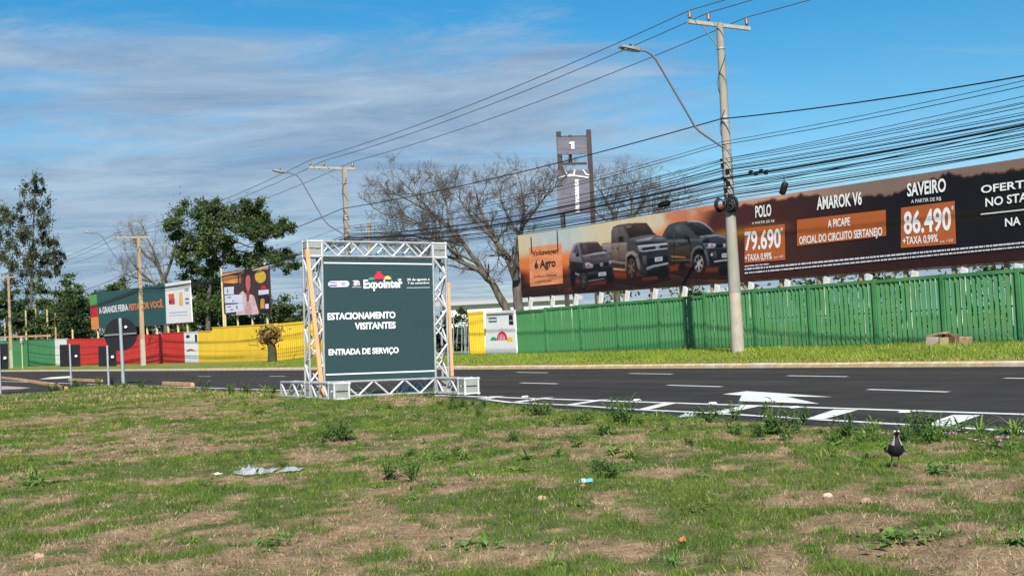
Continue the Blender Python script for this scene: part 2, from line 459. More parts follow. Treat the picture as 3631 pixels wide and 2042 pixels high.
for x0, y0, x1, y1 in ((1845, 1357, 1975, 1360), (2365, 1365, 2555, 1370.5), (3075, 1380, 3360, 1389)):
    p, q = on_z(x0, y0, .005), on_z(x1, y1, .005); mk.quad(p - NV * .05, q - NV * .05, q + NV * .09, p + NV * .09)
for x0, y0, x1, y1 in ((1830, 1319.5, 1940, 1321.5), (2230, 1323.5, 2382, 1326), (2790, 1331.5, 3003, 1335), (3560, 1340, 3900, 1345), (955, 1333, 1010, 1333.5), (700, 1334, 745, 1334)):
    p, q = on_z(x0, y0, .005), on_z(x1, y1, .005); mk.quad(p - NV * .05, q - NV * .05, q + NV * .09, p + NV * .09)
paint(((2562, 1397), (2648, 1386), (2762, 1393), (2952, 1407), (2788, 1405), (2905, 1431), (2620, 1421), (2630, 1401)), 0.007)
paint(((138, 1344), (180, 1337), (256, 1332), (256, 1339), (190, 1343)), 0.007)
mo = tag(mk.build('road_markings', M_paint, ROAD), 'white painted lane lines, hatching and merge arrow')
# raised reflectors on the near line
for x, y in ((1865, 1406), (2262, 1418), (2530, 1429), (2822, 1444), (3210, 1460)):
    p = on_z(x, y, 0.0) - NV * .02
    b = MB(); b.add([p + Vector(v) for v in ((-.07, -.05, 0), (.07, -.05, 0), (.07, .05, 0), (-.07, .05, 0), (-.045, -.02, .02), (.045, -.02, .02), (.045, .02, .02), (-.045, .02, .02))],
                    [(4, 5, 6, 7), (0, 1, 5, 4), (1, 2, 6, 5), (2, 3, 7, 6), (3, 0, 4, 7)])
    b.build('road_stud', M_white, ROAD)
# small paved patch in the side road
b = MB(); b.poly([on_z(x, y, .006) for x, y in ((-60, 1368), (30, 1369), (112, 1374), (70, 1379), (-60, 1383))])
struct(b.build('paved_patch', mat('paving_pink', (0.36, 0.29, 0.25), .9, .2, 2.0)))

# ------------------------------------------------------------------ the lawn in front
SIGN_O = on_z(1344, 1404, 0.06)                       # middle of the big sign's foot
SA = R(28)
EX = Vector((math.cos(SA), math.sin(SA), 0)); EN = Vector((math.sin(SA), -math.cos(SA), 0))
edge_px = [(4300, 1560), (3900, 1568), (3631, 1546), (3400, 1540), (3270, 1535), (3100, 1524), (2860, 1509), (2520, 1485), (2260, 1469), (2000, 1451), (1800, 1439), (1690, 1423), (1500, 1407), (1250, 1400), (980, 1391), (800, 1386),
           (690, 1381), (560, 1373), (437, 1363), (380, 1366), (300, 1372), (252, 1379), (236, 1388), (110, 1397), (0, 1402), (-300, 1425)]
edge = [on_z(x, y, 0.02) for x, y in edge_px]
LP_ = np.array([(p.x, p.y) for p in edge] + [(-34, 12), (-34, -14), (26, -14), (26, 3)])
def inside(x, y):
    r = np.zeros(x.shape, bool); n = len(LP_)
    for i in range(n):
        x0, y0 = LP_[i]; x1, y1 = LP_[(i + 1) % n]
        c = (y0 > y) != (y1 > y)
        with np.errstate(divide='ignore', invalid='ignore'):
            r ^= c & (x < (x1 - x0) * (y - y0) / (y1 - y0) + x0)
    return r
def edge_dist(x, y):
    d = np.full(x.shape, 1e9)
    for (x0, y0), (x1, y1) in zip(LP_[:len(edge)], LP_[1:len(edge)]):
        dx, dy = x1 - x0, y1 - y0
        t = np.clip(((x - x0) * dx + (y - y0) * dy) / (dx * dx + dy * dy), 0, 1)
        d = np.minimum(d, np.hypot(x - x0 - t * dx, y - y0 - t * dy))
    return d
def lawn_h(x, y, ed=None):
    x = np.asarray(x, float); y = np.asarray(y, float)
    if ed is None: ed = edge_dist(x, y)
    h = 0.022 + 0.058 * sstep(0, 3.0, ed)
    h = h + (0.09 * (fbm(x * .45, y * .45, 11) - .5) + 0.06 * (fbm(x * 1.7, y * 1.7, 23) - .5)) * sstep(0, 1.5, ed)
    h = h + dry(x, y) * (.035 * (fbm(x * 5.5, y * 5.5, 131, 2) - .5) + .022 * (fbm(x * 13, y * 13, 133, 2) - .5)) * sstep(0, .6, ed)
    lx = (x - SIGN_O.x) * EX.x + (y - SIGN_O.y) * EX.y; ly = (x - SIGN_O.x) * EN.x + (y - SIGN_O.y) * EN.y
    w = np.exp(-(np.maximum(np.abs(lx) - 1.9, 0) ** 2 + np.maximum(np.abs(ly) - 1.8, 0) ** 2) / .5)
    h = h * (1 - w) + w * (0.075 - 0.026 * lx)
    return np.maximum(h, 0.02)
def dry(x, y):
    """0 = green sward, 1 = dead straw and soil"""
    a = fbm(x * .62 + 4.3, y * .5, 41, 3)
    c = fbm(x * 1.9, y * 1.5 + 2.0, 57, 4)
    e = fbm(x * 5.5, y * 5.0, 91, 2)
    f = sstep(10, 7.0, y) * .07 - .012 * sstep(9, 11, y) * sstep(20, 16, y) + sstep(20, 25, y) * .02
    return np.clip(sstep(.474, .60, a * .30 + c * .42 + e * .28 + f), 0, 1)
gx = np.concatenate([np.arange(-34, -6, .2), np.arange(-6, 9, .06), np.arange(9, 26.01, .2)]); gy = np.concatenate([np.arange(-14, 5, 1.0), np.arange(5, 14, .06), np.arange(14, 52, .15)])
GX, GY = np.meshgrid(gx, gy, indexing='ij')
ED = edge_dist(GX, GY)
INS = inside(GX, GY)
GZ = np.where(INS, lawn_h(GX, GY, ED), 0.02)
GZ = np.where(INS, GZ, np.maximum(0.02 - ED * .25, -0.06))
idx = np.arange(GX.size).reshape(GX.shape)
FQ = np.stack([idx[:-1, :-1], idx[1:, :-1], idx[1:, 1:], idx[:-1, 1:]], -1).reshape(-1, 4)
nb = (INS | (ED < .3)).ravel()
FQ = FQ[nb[FQ].all(1)]
D = dry(GX, GY)
f2 = fbm(GX * 3.1, GY * 3.1, 77, 3)
straw = np.array([0.33, 0.24, 0.135]); soil = np.array([0.19, 0.12, 0.068]); turf = np.array([0.085, 0.105, 0.03])
bc = (straw * f2[..., None] + soil * (1 - f2[..., None])) * D[..., None] + turf * (1 - D[..., None])
used = np.unique(FQ); rm = np.zeros(GX.size, np.int32); rm[used] = np.arange(len(used))
Vv = np.stack([GX, GY, GZ], -1).reshape(-1, 3)[used]
M_lawn = mat('lawn_soil', (.3, .25, .15), 0.98, 0.42, 9.0, 0.8, attr='col', detail=10, bscale=28)
lawn = struct(np_mesh('lawn', Vv, rm[FQ], M_lawn, colors=bc.reshape(-1, 3)[used], smooth=True))

def blades(x, y, z, h, w, lean, col, jit=.25):
    """one bent triangle-pair per blade"""
    n = len(x); a = RNG.uniform(0, 2 * np.pi, n); bdir = RNG.uniform(0, 2 * np.pi, n)
    dx, dy = np.cos(a) * w / 2, np.sin(a) * w / 2
    tx, ty = np.cos(bdir) * lean, np.sin(bdir) * lean
    v = np.empty((n, 3, 3), np.float32)
    v[:, 0] = np.stack([x - dx, y - dy, z - .005], -1); v[:, 1] = np.stack([x + dx, y + dy, z - .005], -1)
    v[:, 2] = np.stack([x + tx, y + ty, z + h], -1)
    c = col * RNG.uniform(1 - jit, 1 + jit, (n, 1))
    c = np.repeat(c[:, None, :], 3, 1)
    return v.reshape(-1, 3), c.reshape(-1, 3)
M_blade = mat('grass_blade', (.1, .15, .03), 0.75, attr='col', trans=.25, spec=.2)
def sample(n, y0, y1, spread=.56):
    y = RNG.uniform(y0, y1, n); x = RNG.uniform(-spread, spread, n) * (y + 1.5) ; m = inside(x, y); return x[m], y[m]
x, y = sample(1150000, 5.2, 31)
d = dry(x, y); keep = RNG.random(len(x)) < (1 - d) ** 1.2 * (.15 + 1.0 * fbm(x * 1.7, y * 1.7, 5, 3)) + .09
x, y, d = x[keep], y[keep], d[keep]; n = len(x)
ed = edge_dist(x, y)
z = lawn_h(x, y, ed)
sz = .25 + 1.35 * fbm(x * 2.6, y * 2.6, 9, 3)
h = RNG.uniform(.010, .032, n) * sz * (1 - .3 * d); w = np.maximum(.005, y * .0006) * RNG.uniform(.7, 1.4, n)
hue = fbm(x * .9, y * .9, 31, 3)[:, None] * .6 + RNG.random((n, 1)) * .4
hue = np.clip((hue - .5) * 1.7 + .5, 0, 1); col = np.array([.030, .078, .010]) * (1 - hue) + np.array([.215, .29, .03]) * hue
yl = RNG.random(n) < .05 + .25 * d
col[yl] = np.array([.46, .37, .17])
v1, c1 = blades(x, y, z, h, w, RNG.uniform(.2, 1.1, n) * h, col)
x, y = sample(420000, 5.2, 28)
d = dry(x, y); keep = RNG.random(len(x)) < .04 + .85 * d
x, y = x[keep], y[keep]; n = len(x); z = lawn_h(x, y)
h = RNG.uniform(.003, .014, n); w = np.maximum(.0035, y * .0005) * RNG.uniform(.6, 1.3, n)
tn = RNG.random((n, 1))
col = np.array([.20, .13, .07]) * (1 - tn) + np.array([.52, .40, .245]) * tn
v2, c2 = blades(x, y, z, h, w, RNG.uniform(.02, .07, n), col)
# tufts: taller, darker bunches that break the sward up
cx_, cy_ = sample(34000, 5.3, 26)       # clods and wisps of dead grass on the bare patches
dd = dry(cx_, cy_); kp = RNG.random(len(cx_)) < .1 + .8 * dd
cx_, cy_ = cx_[kp], cy_[kp]; per = 9
x = np.repeat(cx_, per) + RNG.normal(0, .022, len(cx_) * per); y = np.repeat(cy_, per) + RNG.normal(0, .022, len(cx_) * per)
ins = inside(x, y); tone = np.repeat(RNG.random(len(cx_)), per)[ins][:, None]; x, y = x[ins], y[ins]; n = len(x); z = lawn_h(x, y)
h = RNG.uniform(.008, .034, n); w = np.maximum(.006, y * .0007)
v5, c5 = blades(x, y, z, h, w, RNG.uniform(.01, .045, n), np.array([.12, .08, .045]) * (1 - tone) + np.array([.54, .42, .26]) * tone)
tx_, ty_ = sample(8200, 5.5, 30)
dd = dry(tx_, ty_); kp = RNG.random(len(tx_)) < (1 - dd) * .8 + .05
tx_, ty_ = tx_[kp], ty_[kp]; per = 26
x = np.repeat(tx_, per) + RNG.normal(0, .035, len(tx_) * per); y = np.repeat(ty_, per) + RNG.normal(0, .035, len(tx_) * per)
ins = inside(x, y); k = np.repeat(RNG.uniform(.5, 1.3, len(tx_)), per)[ins]; x, y = x[ins], y[ins]; n = len(x); z = lawn_h(x, y)
h = RNG.uniform(.03, .085, n) * k; w = np.maximum(.005, y * .0005) * RNG.uniform(.7, 1.3, n)
hue = np.repeat(RNG.random(len(tx_)), per)[ins][:, None] * .7 + RNG.random((n, 1)) * .3; col = np.array([.028, .065, .011]) * (1 - hue) + np.array([.17, .27, .045]) * hue
v3, c3 = blades(x, y, z, h, w, RNG.uniform(.3, 1.0, n) * h, col)
# the far tongue of the lawn, on the left
n = 60000; y = RNG.uniform(29, 52, n); x = RNG.uniform(-26, -2, n); m = inside(x, y); x, y = x[m], y[m]; n = len(x); d = dry(x, y); z = lawn_h(x, y)
h = RNG.uniform(.03, .10, n) * (.4 + fbm(x * 1.3, y * 1.3, 9, 3)); w = RNG.uniform(.02, .04, n)
hue = np.clip(RNG.random((n, 1)) * .6 + d[:, None] * .3, 0, 1); col = np.array([.05, .11, .018]) * (1 - hue) + np.array([.22, .27, .05]) * hue
yl = RNG.random(n) < .05 + .35 * d; col[yl] = np.array([.44, .34, .17])
v4, c4 = blades(x, y, z, h, w, RNG.uniform(.2, .9, n) * h, col)
VA = np.concatenate([v1, v2, v3, v4, v5]); CA = np.concatenate([c1, c2, c3, c4, c5])
tag(np_mesh('lawn_grass', VA, np.arange(len(VA)).reshape(-1, 3), M_blade, colors=CA), 'short patchy grass and dead straw covering the lawn', 'grass', kind='stuff')

# grass along the far verge
n = 150000
s = RNG.uniform(-75, -12, n); q = RNG.uniform(23.9, 32.6, n)
px = SV.x * s + NV.x * q; py = SV.y * s + NV.y * q
g = fbm(s * .6, q * .9, 63, 4)
bare = (q < 25.4) * (.62 - .25 * (q - 23.8))
kp = RNG.random(n) < np.clip(1.25 - bare - .9 * sstep(.55, .75, g), .06, 1)
px, py, s, q, g = px[kp], py[kp], s[kp], q[kp], g[kp]; n = len(px)
z = 0.115 + 0.14 * sstep(23.8, 30.5, q) + 0.05 * (fbm(s * .5, q * .5, 3) - .5) * sstep(23.9, 25, q) * (1 - sstep(31, 40, q))
h = RNG.uniform(.05, .15, n) * (.55 + g) * (.45 + .55 * sstep(24, 26, q)); w = RNG.uniform(.02, .045, n)
tall = RNG.random(n) < .02; h[tall] *= 1.9
hue = np.clip(g * 1.1 - .1 + RNG.normal(0, .18, n), 0, 1)[:, None]
col = np.array([.11, .20, .021]) * (1 - hue) + np.array([.30, .375, .055]) * hue
old = RNG.random(n) < .05 + .5 * (q < 25.0); col[old] = np.array([.33, .23, .10])
v, c = blades(px, py, z, h, w, RNG.uniform(.2, .9, n) * h, col)
tag(np_mesh('verge_grass', v, np.arange(len(v)).reshape(-1, 3), M_blade, colors=c), 'bright yellow-green grass on the verge below the green fence', 'grass', kind='stuff')

# broad-leaved weeds, each a plant of its own
M_weed = [mat('weed_leaf', (.11, .22, .04), .6, .35, 9.0, trans=.3), mat('weed_leaf_dark', (.07, .15, .03), .65, .35, 9.0, trans=.25), mat('weed_leaf_pale', (.20, .30, .06), .65, .3, 9.0, trans=.3)]
M_stem = mat('weed_stem', (.10, .14, .04), .8)
def weed_parts(kind, seed):
    rr = random.Random(seed); leafs = MB(); st = MB()
    def leaf(o, az, el, L, W, droop):
        d = Vector((math.cos(az), math.sin(az), 0)); sd = Vector((-math.sin(az), math.cos(az), 0))
        pts = []
        for t, wd in ((0, .12), (.35, 1.0), (.7, .8), (1, .05)):
            e = el - droop * t
            p = o + d * (L * t * math.cos(e)) + Vector((0, 0, L * t * math.sin(e) * (1 - .25 * t)))
            pts.append((p - sd * W * wd / 2, p + Vector((0, 0, -W * .12 * wd)), p + sd * W * wd / 2))
        for a_, b_ in zip(pts, pts[1:]):
            leafs.quad(a_[0], a_[1], b_[1], b_[0]); leafs.quad(a_[1], a_[2], b_[2], b_[1])
    if kind == 0:      # rosette of broad leaves
        for k in range(rr.randint(26, 36)):
            leaf(Vector((rr.gauss(0, .02), rr.gauss(0, .02), .005)), rr.uniform(0, 6.28), rr.uniform(.2, 1.3), rr.uniform(.05, .15), rr.uniform(.016, .032), rr.uniform(.2, 1.0))
    elif kind == 1:    # upright branching stems with small leaves
        for k in range(rr.randint(8, 12)):
            az = rr.uniform(0, 6.28); ln = rr.uniform(.05, .20); hh = rr.uniform(.09, .25)
            tip = Vector((math.cos(az) * ln, math.sin(az) * ln, hh))
            st.tube([(0, 0, -.02), tip * .55 + Vector((0, 0, .02)), tip], [.006, .005, .003], 4)
            for j in range(rr.randint(9, 15)):
                leaf(tip * rr.uniform(.25, 1), rr.uniform(0, 6.28), rr.uniform(-.1, .9), rr.uniform(.04, .095), rr.uniform(.013, .026), rr.uniform(.1, .9))
    elif kind == 2:    # sheaf of long blades
        for k in range(rr.randint(22, 34)):
            leaf(Vector((rr.gauss(0, .02), rr.gauss(0, .02), 0)), rr.uniform(0, 6.28), rr.uniform(.6, 1.5), rr.uniform(.12, .30), rr.uniform(.010, .018), rr.uniform(.2, 1.1))
    else:              # low creeping mat
        for k in range(46):
            o = Vector((rr.gauss(0, .10), rr.gauss(0, .10), rr.uniform(.0, .05)))
            leaf(o, rr.uniform(0, 6.28), rr.uniform(.1, 1.0), rr.uniform(.04, .09), rr.uniform(.018, .032), rr.uniform(.1, .7))
    return leafs, st
WEEDS = []
for i, kd in enumerate((0, 1, 1, 2, 3, 0, 2, 1)):
    lf, st = weed_parts(kd, 100 + i)
    me = bpy.data.meshes.new('leaves'); me.from_pydata([tuple(v) for v in lf.v], [], lf.f); me.materials.append(M_weed[(0, 1, 0, 2, 0, 2, 0, 1)[i]]); me.update()
    ms = None
    if st.v:
        ms = bpy.data.meshes.new('stem'); ms.from_pydata([tuple(v) for v in st.v], [], st.f); ms.materials.append(M_stem); ms.update()
    WEEDS.append((kd, me, ms))
KN = {0: ('broadleaf_weed', 'low rosette weed with broad green leaves'), 1: ('branching_weed', 'upright branching weed with small green leaves'), 2: ('grass_tussock', 'spiky tussock of long grass blades'), 3: ('creeping_weed', 'low creeping patch of small-leaved weed')}
def weed(x, y, i, sc=1.0, where=None):
    kd, me, ms = WEEDS[i]
    nm, lb = KN[kd]
    zz = float(lawn_h(np.array([x]), np.array([y]))[0])
    root = empty(nm, (x, y, zz - .008), lb + ' ' + (where or 'scattered over the lawn'), 'weed', lb.split(' with ')[0].split(' of ')[0].replace('patch', 'weed') + 's ' + (where or 'scattered over the lawn'))
    root.rotation_euler = (0, 0, random.uniform(0, 6.28)); root.scale = (sc,) * 3
    link('leaves', me, root)
    if ms: link('stem', ms, root)
for x, y, i, sc in ((1210, 1570, 1, 1.2), (1900, 1470, 1, 1.1), (1990, 1488, 5, .9), (2075, 1505, 2, 1.0), (2195, 1495, 1, 1.35), (2225, 1510, 7, 1.2), (2150, 1545, 2, 1.0), (2330, 1482, 3, .8), (2520, 1490, 2, 1.2), (2600, 1485, 7, 1.0), (2740, 1530, 1, 1.4),
                    (2790, 1560, 7, 1.1), (2850, 1490, 1, .8), (2960, 1580, 5, 1.0), (3000, 1550, 1, 1.1), (3100, 1510, 3, .9), (3240, 1530, 1, 1.0), (3400, 1515, 6, 1.0), (3480, 1520, 3, 1.1), (3560, 1520, 0, 1.1), (3600, 1530, 3, 1.2), (1660, 1455, 4, .9), (1860, 1650, 0, 1.2),
                    (1830, 1680, 5, 1.0), (1980, 1630, 0, 1.1), (2180, 1620, 5, 1.2), (2240, 1640, 3, .8), (2040, 1600, 2, .7), (3320, 1700, 0, .9), (3340, 1690, 4, 1.0), (3210, 1950, 4, 1.1), (3180, 1940, 0, .7), (130, 1735, 4, 1.4), (120, 1720, 3, .9), (815, 1400, 7, 1.2),
                    (530, 1398, 4, 1.2), (700, 1395, 3, .9), (920, 1480, 2, .8), (850, 1495, 5, .8), (345, 1560, 3, .8), (245, 1650, 3, .7), (900, 1620, 0, .7), (1455, 1630, 0, 1.0), (1560, 1640, 4, 1.2), (1700, 1590, 4, 1.0), (1500, 1580, 0, .8), (1280, 1640, 3, .7),
                    (725, 1725, 4, .8), (30, 1600, 4, 1.2), (1640, 1440, 1, .7), (1330, 1430, 3, .7), (1380, 1448, 1, .6), (1060, 1440, 4, .7), (3620, 1980, 0, .8), (1680, 1950, 4, .9), (960, 1960, 4, .9), (2420, 1500, 3, .7), (2670, 1505, 0, .8), (2040, 1486, 6, .8), (2460, 1478, 6, .7)):
    p = on_z(x, y, .05)
    weed(p.x, p.y, i, sc * 1.05)
for k in range(80):
    j = random.randrange(0, 12); t = random.random()
    a_ = Vector(edge[j]); b_ = Vector(edge[j + 1]); p = a_.lerp(b_, t) - NV * random.uniform(.15, 1.3)
    weed(p.x, p.y, random.choice((0, 1, 1, 2, 2, 3, 4, 5, 6, 7)), random.choice((.35, .45, .55, .65, .8, 1.0)) * random.uniform(.8, 1.2), 'along the road edge of the lawn')
for k in range(46):
    j = random.randrange(13, 22); t = random.random()
    a_ = Vector(edge[j]); b_ = Vector(edge[j + 1]); p = a_.lerp(b_, t) + Vector((random.uniform(-.2, .2), -random.uniform(.1, 2.5), 0))
    weed(p.x, p.y, random.choice((1, 3, 4, 4, 7, 7)), random.uniform(.7, 1.7), 'along the far end of the lawn')
for k in range(120):
    y = random.uniform(9.5, 22); x = random.uniform(-.16, .44) * y
    if inside(np.array([x]), np.array([y]))[0]: weed(x, y, random.choice((0, 1, 3, 4, 4, 5, 6, 7)), random.uniform(.4, .95), 'in the middle of the lawn')
xx, yy = sample(260, 6, 24, .48)
dq = dry(xx, yy); nk = 0
for x, y, q in zip(xx, yy, dq):
    if random.random() < .42 - .28 * q and nk < 75:
        nk += 1; weed(float(x), float(y), random.choice((0, 3, 4, 4, 5, 6)), random.uniform(.3, .6), 'dotted small across the open lawn')
# a few pink-flowered plants on the right
M_pink = mat('petal_pink', (.45, .22, .34), .7, .2, 5)
for k, (x, y) in enumerate(((3350, 1535), (3385, 1545), (3160, 1545), (3540, 1580), (3570, 1585), (3485, 1592))):
    p = on_z(x, y, .07); zz = float(lawn_h(np.array([p.x]), np.array([p.y]))[0])
    root = empty('flowering_weed', (p.x, p.y, zz - .005), 'small weed with pink flower heads right of the bird', 'weed', 'pink flowering weeds')
    fl = MB(); st = MB(); lf = MB()
    for j in range(7):
        q = Vector((random.gauss(0, .06), random.gauss(0, .06), random.uniform(.05, .10)))
        st.tube([root.location + Vector((0, 0, -.01)), root.location + q], .0025, 3)
        for m_ in range(4):
            an = random.uniform(0, 6.28); c_ = root.location + q; e1 = Vector((math.cos(an), math.sin(an), .3)) * .02; e2 = Vector((-math.sin(an), math.cos(an), .2)) * .012
            fl.quad(c_, c_ + e1 + e2, c_ + e1 * 1.6, c_ + e1 - e2)
    for j in range(12):
        an = random.uniform(0, 6.28); o = root.location + Vector((random.gauss(0, .05), random.gauss(0, .05), .01)); e1 = Vector((math.cos(an), math.sin(an), .5)) * .06; e2 = Vector((-math.sin(an), math.cos(an), 0)) * .012
        lf.quad(o, o + e1 * .5 + e2, o + e1, o + e1 * .5 - e2)
    st.build('stem', M_stem, root); fl.build('flower', M_pink, root); lf.build('leaves', M_weed[0], root)

# ------------------------------------------------------------------ the box-truss sign on the lawn
def plate(name, parent, pts, m, depth=Vector((0, 0.0, 0)), lift=None):
    b = MB(); b.v = []
    pts = [Vector(p) for p in pts]
    if depth.length: b.slab(pts, depth)
    else: b.poly(pts)
    return b.build(name, m, parent, world=False)
sign = empty('truss_sign', (SIGN_O.x, SIGN_O.y, 0.075), 'dark green event parking sign hung in a silver box-truss frame on the lawn', 'sign')
sign.scale = (1.07, 1.07, 1.07)
sign.rotation_euler = (Matrix.Rotation(SA, 4, 'Z') @ Matrix.Rotation(R(1.5), 4, 'Y')).to_euler()
TR, HB = 0.026, 0.145
def truss(name, a, b, parent, seg, nrm=None, ends=True, phase=0):
    """square box truss from a to b (sign coordinates): four chords as the part, every brace a sub-part"""
    a, b = Vector(a), Vector(b); d = (b - a).normalized()
    e1 = Vector((0, 1, 0)) if abs(d.y) < .5 else Vector((1, 0, 0)); e2 = d.cross(e1)
    mb = MB(); cs = [e1 * i * HB + e2 * j * HB for i, j in ((-1, -1), (1, -1), (1, 1), (-1, 1))]
    for c in cs: mb.tube([a + c, b + c], TR, 8)
    if ends:
        for q in (a, b):
            for k in range(4): mb.cbox(q + (cs[k] + cs[(k + 1) % 4]) / 2, d * .03, (cs[(k + 1) % 4] - cs[k]) * .98, (cs[k] + cs[(k + 1) % 4]).normalized() * .035)
    part = mb.build(name, M_chord, parent, world=False)
    L = (b - a).length; st = L / seg
    for k in range(4):
        c0, c1 = cs[k], cs[(k + 1) % 4]
        for i in range(seg):
            p, q = a + d * (st * i), a + d * (st * (i + 1)); f = (i + k + phase) % 2
            strut('brace', part, p + (c0 if f else c1), q + (c1 if f else c0), .021, M_alu)
    return part
ZT = 2.95
truss('column_truss', (-1.35, 0, .32), (-1.35, 0, ZT - .16), sign, 7)
truss('column_truss', (1.35, 0, .32), (1.35, 0, ZT - .16), sign, 7, phase=1)
truss('top_truss', (-1.18, 0, ZT), (1.18, 0, ZT), sign, 8)
truss('base_truss', (-1.18, 0, .16), (1.18, 0, .16), sign, 7, phase=1)
def corner(name, c):
    b = MB(); c = Vector(c); h = .175
    for i in (-1, 1):
        for j in (-1, 1):
            b.tube([c + Vector((i * HB, j * HB, -h)), c + Vector((i * HB, j * HB, h))], TR, 6)
            b.tube([c + Vector((i * HB, -h, j * HB)), c + Vector((i * HB, h, j * HB))], TR, 6)
            b.tube([c + Vector((-h, i * HB, j * HB)), c + Vector((h, i * HB, j * HB))], TR, 6)
    o = b.build(name, M_alu, sign, world=False)
    for ax in range(3):
        for sg in (-1, 1):
            for t in (-1, 1):      # two plates per face leave a gap between them
                q = MB(); u = [0, 0, 0]; u[ax] = sg * (HB + .012); dims = [HB * 1.9] * 3; dims[ax] = .006
                oth = [k for k in range(3) if k != ax][1]
                u[oth] = t * HB * .52; dims[oth] = HB * .86
                q.cbox(c + Vector(u), (dims[0], 0, 0), (0, dims[1], 0), (0, 0, dims[2]))
                q.build('plate', M_alu_dull, o, world=False)
for x in (-1.35, 1.35):
    corner('corner_block', (x, 0, ZT)); corner('corner_block', (x, -1.38, .16)); corner('corner_block', (x, 0, .16))
    truss('foot_truss', (x, -1.2, .16), (x, -.18, .16), sign, 3)
    truss('foot_truss', (x, .18, .16), (x, 1.75, .16), sign, 4, phase=1)
# the printed panel
yP = -0.16
PX0, PX1, PZ0, PZ1 = -1.185, 1.185, .345, 2.775
def SP(cx, cy):
    """a spot of the panel, from where it sits on the enlarged photograph"""
    a_ = (cx - 460) / 862.0
    bz = (1200 - cy) / (960 - 25 * a_)
    return Vector((PX0 + (PX1 - PX0) * a_, yP, PZ0 + (PZ1 - PZ0) * bz))
panel = plate('panel', sign, [(PX0, yP + .012, PZ0), (PX1, yP + .012, PZ0), (PX1, yP + .012, PZ1), (PX0, yP + .012, PZ1)], M_sign, Vector((0, .01, 0)))
def local_text(body, x0, x1, yb, yt, m, bold, lift=.0, cap=True, par=None, **kw):
    p0, p1, p2 = SP(x0, yb), SP(x1, yb), SP(x0, yt)
    c = bpy.data.curves.new('lettering', 'FONT'); c.body = body; c.offset = bold; c.resolution_u = 3
    ob = bpy.data.objects.new('tmp', c); me0 = bpy.data.meshes.new_from_object(ob)
    co = [v.co.copy() for v in me0.vertices]; fs = [tuple(p.vertices) for p in me0.polygons]
    bpy.data.objects.remove(ob); bpy.data.meshes.remove(me0); bpy.data.curves.remove(c)
    xa, xb = min(v.x for v in co), max(v.x for v in co); yb_ = 0.729 if cap else max(v.y for v in co)
    me = bpy.data.meshes.new('lettering')
    me.from_pydata([tuple(p0 + (p1 - p0) * ((v.x - xa) / (xb - xa)) + (p2 - p0) * (v.y / yb_) + Vector((0, .004 - lift, 0))) for v in co], [], fs)
    me.materials.append(m); me.update()
    return link('lettering', me, par or panel)
local_text('ESTACIONAMENTO', 485, 1012, 727, 675, M_ink_white, .034)
local_text('VISITANTES', 692, 1012, 808, 756, M_ink_white, .034)
local_text('ENTRADA DE SERVIÇO', 488, 1032, 1003, 957, M_ink_white, .034)
local_text('Expointer', 765, 1073, 487, 420, M_ink_white, .034, .004)
local_text('30 de agosto a', 1112, 1295, 436, 416, M_ink_white, .012)
local_text('7 de setembro', 1116, 1292, 463, 446, M_ink_white, .012)
def mark(pts, m, lift=.001, name='printed_mark'):
    b = MB(); b.poly([SP(x, y) + Vector((0, .006 - lift, 0)) for x, y in pts]); return b.build(name, m, panel, world=False)
def ell(cx, cy, rx, ry, a0=0, a1=360, n=20): return [(cx + rx * math.cos(R(a0 + (a1 - a0) * k / n)), cy - ry * math.sin(R(a0 + (a1 - a0) * k / n))) for k in range(n + (a1 - a0 < 360))]
M_ired = mat('ink_red', lin((200, 45, 70)), .6); M_iteal = mat('ink_teal', lin((60, 150, 125)), .6); M_iyel = mat('ink_gold', lin((225, 190, 110)), .6)
M_ilav = mat('ink_lavender', lin((200, 200, 225)), .6); M_idk = mat('ink_navy', lin((35, 32, 50)), .6); M_ipnk = mat('ink_pink', lin((225, 150, 150)), .6); M_igrey = mat('ink_grey', lin((150, 180, 185)), .6)
mark(((464, 277), (1318, 303), (1318, 313), (464, 287)), M_ink_white, name='printed_line')
mark(((464, 1160), (1318, 1160), (1318, 1150), (464, 1150)), M_ink_white, name='printed_line')
mark(ell(888, 418, 44, 46, 0, 180), M_ired, .002); mark(ell(887, 366, 20, 8), M_ired, .0025); mark(ell(828, 424, 24, 22, 0, 180), M_iteal, .001); mark(ell(955, 422, 30, 28, 0, 180), M_iyel, .0015)
mark([(x, y) for x, y in ell(520, 450, 26, 24, 90, 270)] + [(x, y) for x, y in ell(632, 450, 24, 24, -90, 90)], M_ilav); mark(((505, 434), (560, 436), (560, 442), (505, 440)), M_idk, .003); mark(((502, 457), (560, 457), (562, 466), (506, 466)), M_idk, .003); mark(ell(610, 450, 18, 14), mat('ink_violet', lin((150, 155, 200)), .6), .003)
mark(((682, 427), (722, 425), (735, 436), (738, 463), (684, 466), (700, 455), (682, 452), (700, 444)), M_ink_white); mark(ell(722, 450, 14, 13), M_ipnk, .003); mark(((676, 474), (748, 475), (748, 481), (676, 480)), M_igrey)
mark(((1108, 489), (1296, 490), (1296, 496), (1108, 495)), M_igrey); mark(ell(1052, 428, 14, 9), M_ink_white)
for k in range(7):      # ties that hold the panel in the frame
    for x, sg in ((PX0, -1), (PX1, 1)):
        z = PZ0 + .15 + k * .34
        strut('tie', sign, (x - sg * .02, yP + .004, z), (x + sg * .05, yP + .03, z + .01), .006, M_black)
for k in range(6):
    x = PX0 + .2 + k * .39; strut('tie', sign, (x, yP + .004, PZ1 - .02), (x + .01, yP + .03, PZ1 + .06), .006, M_black)
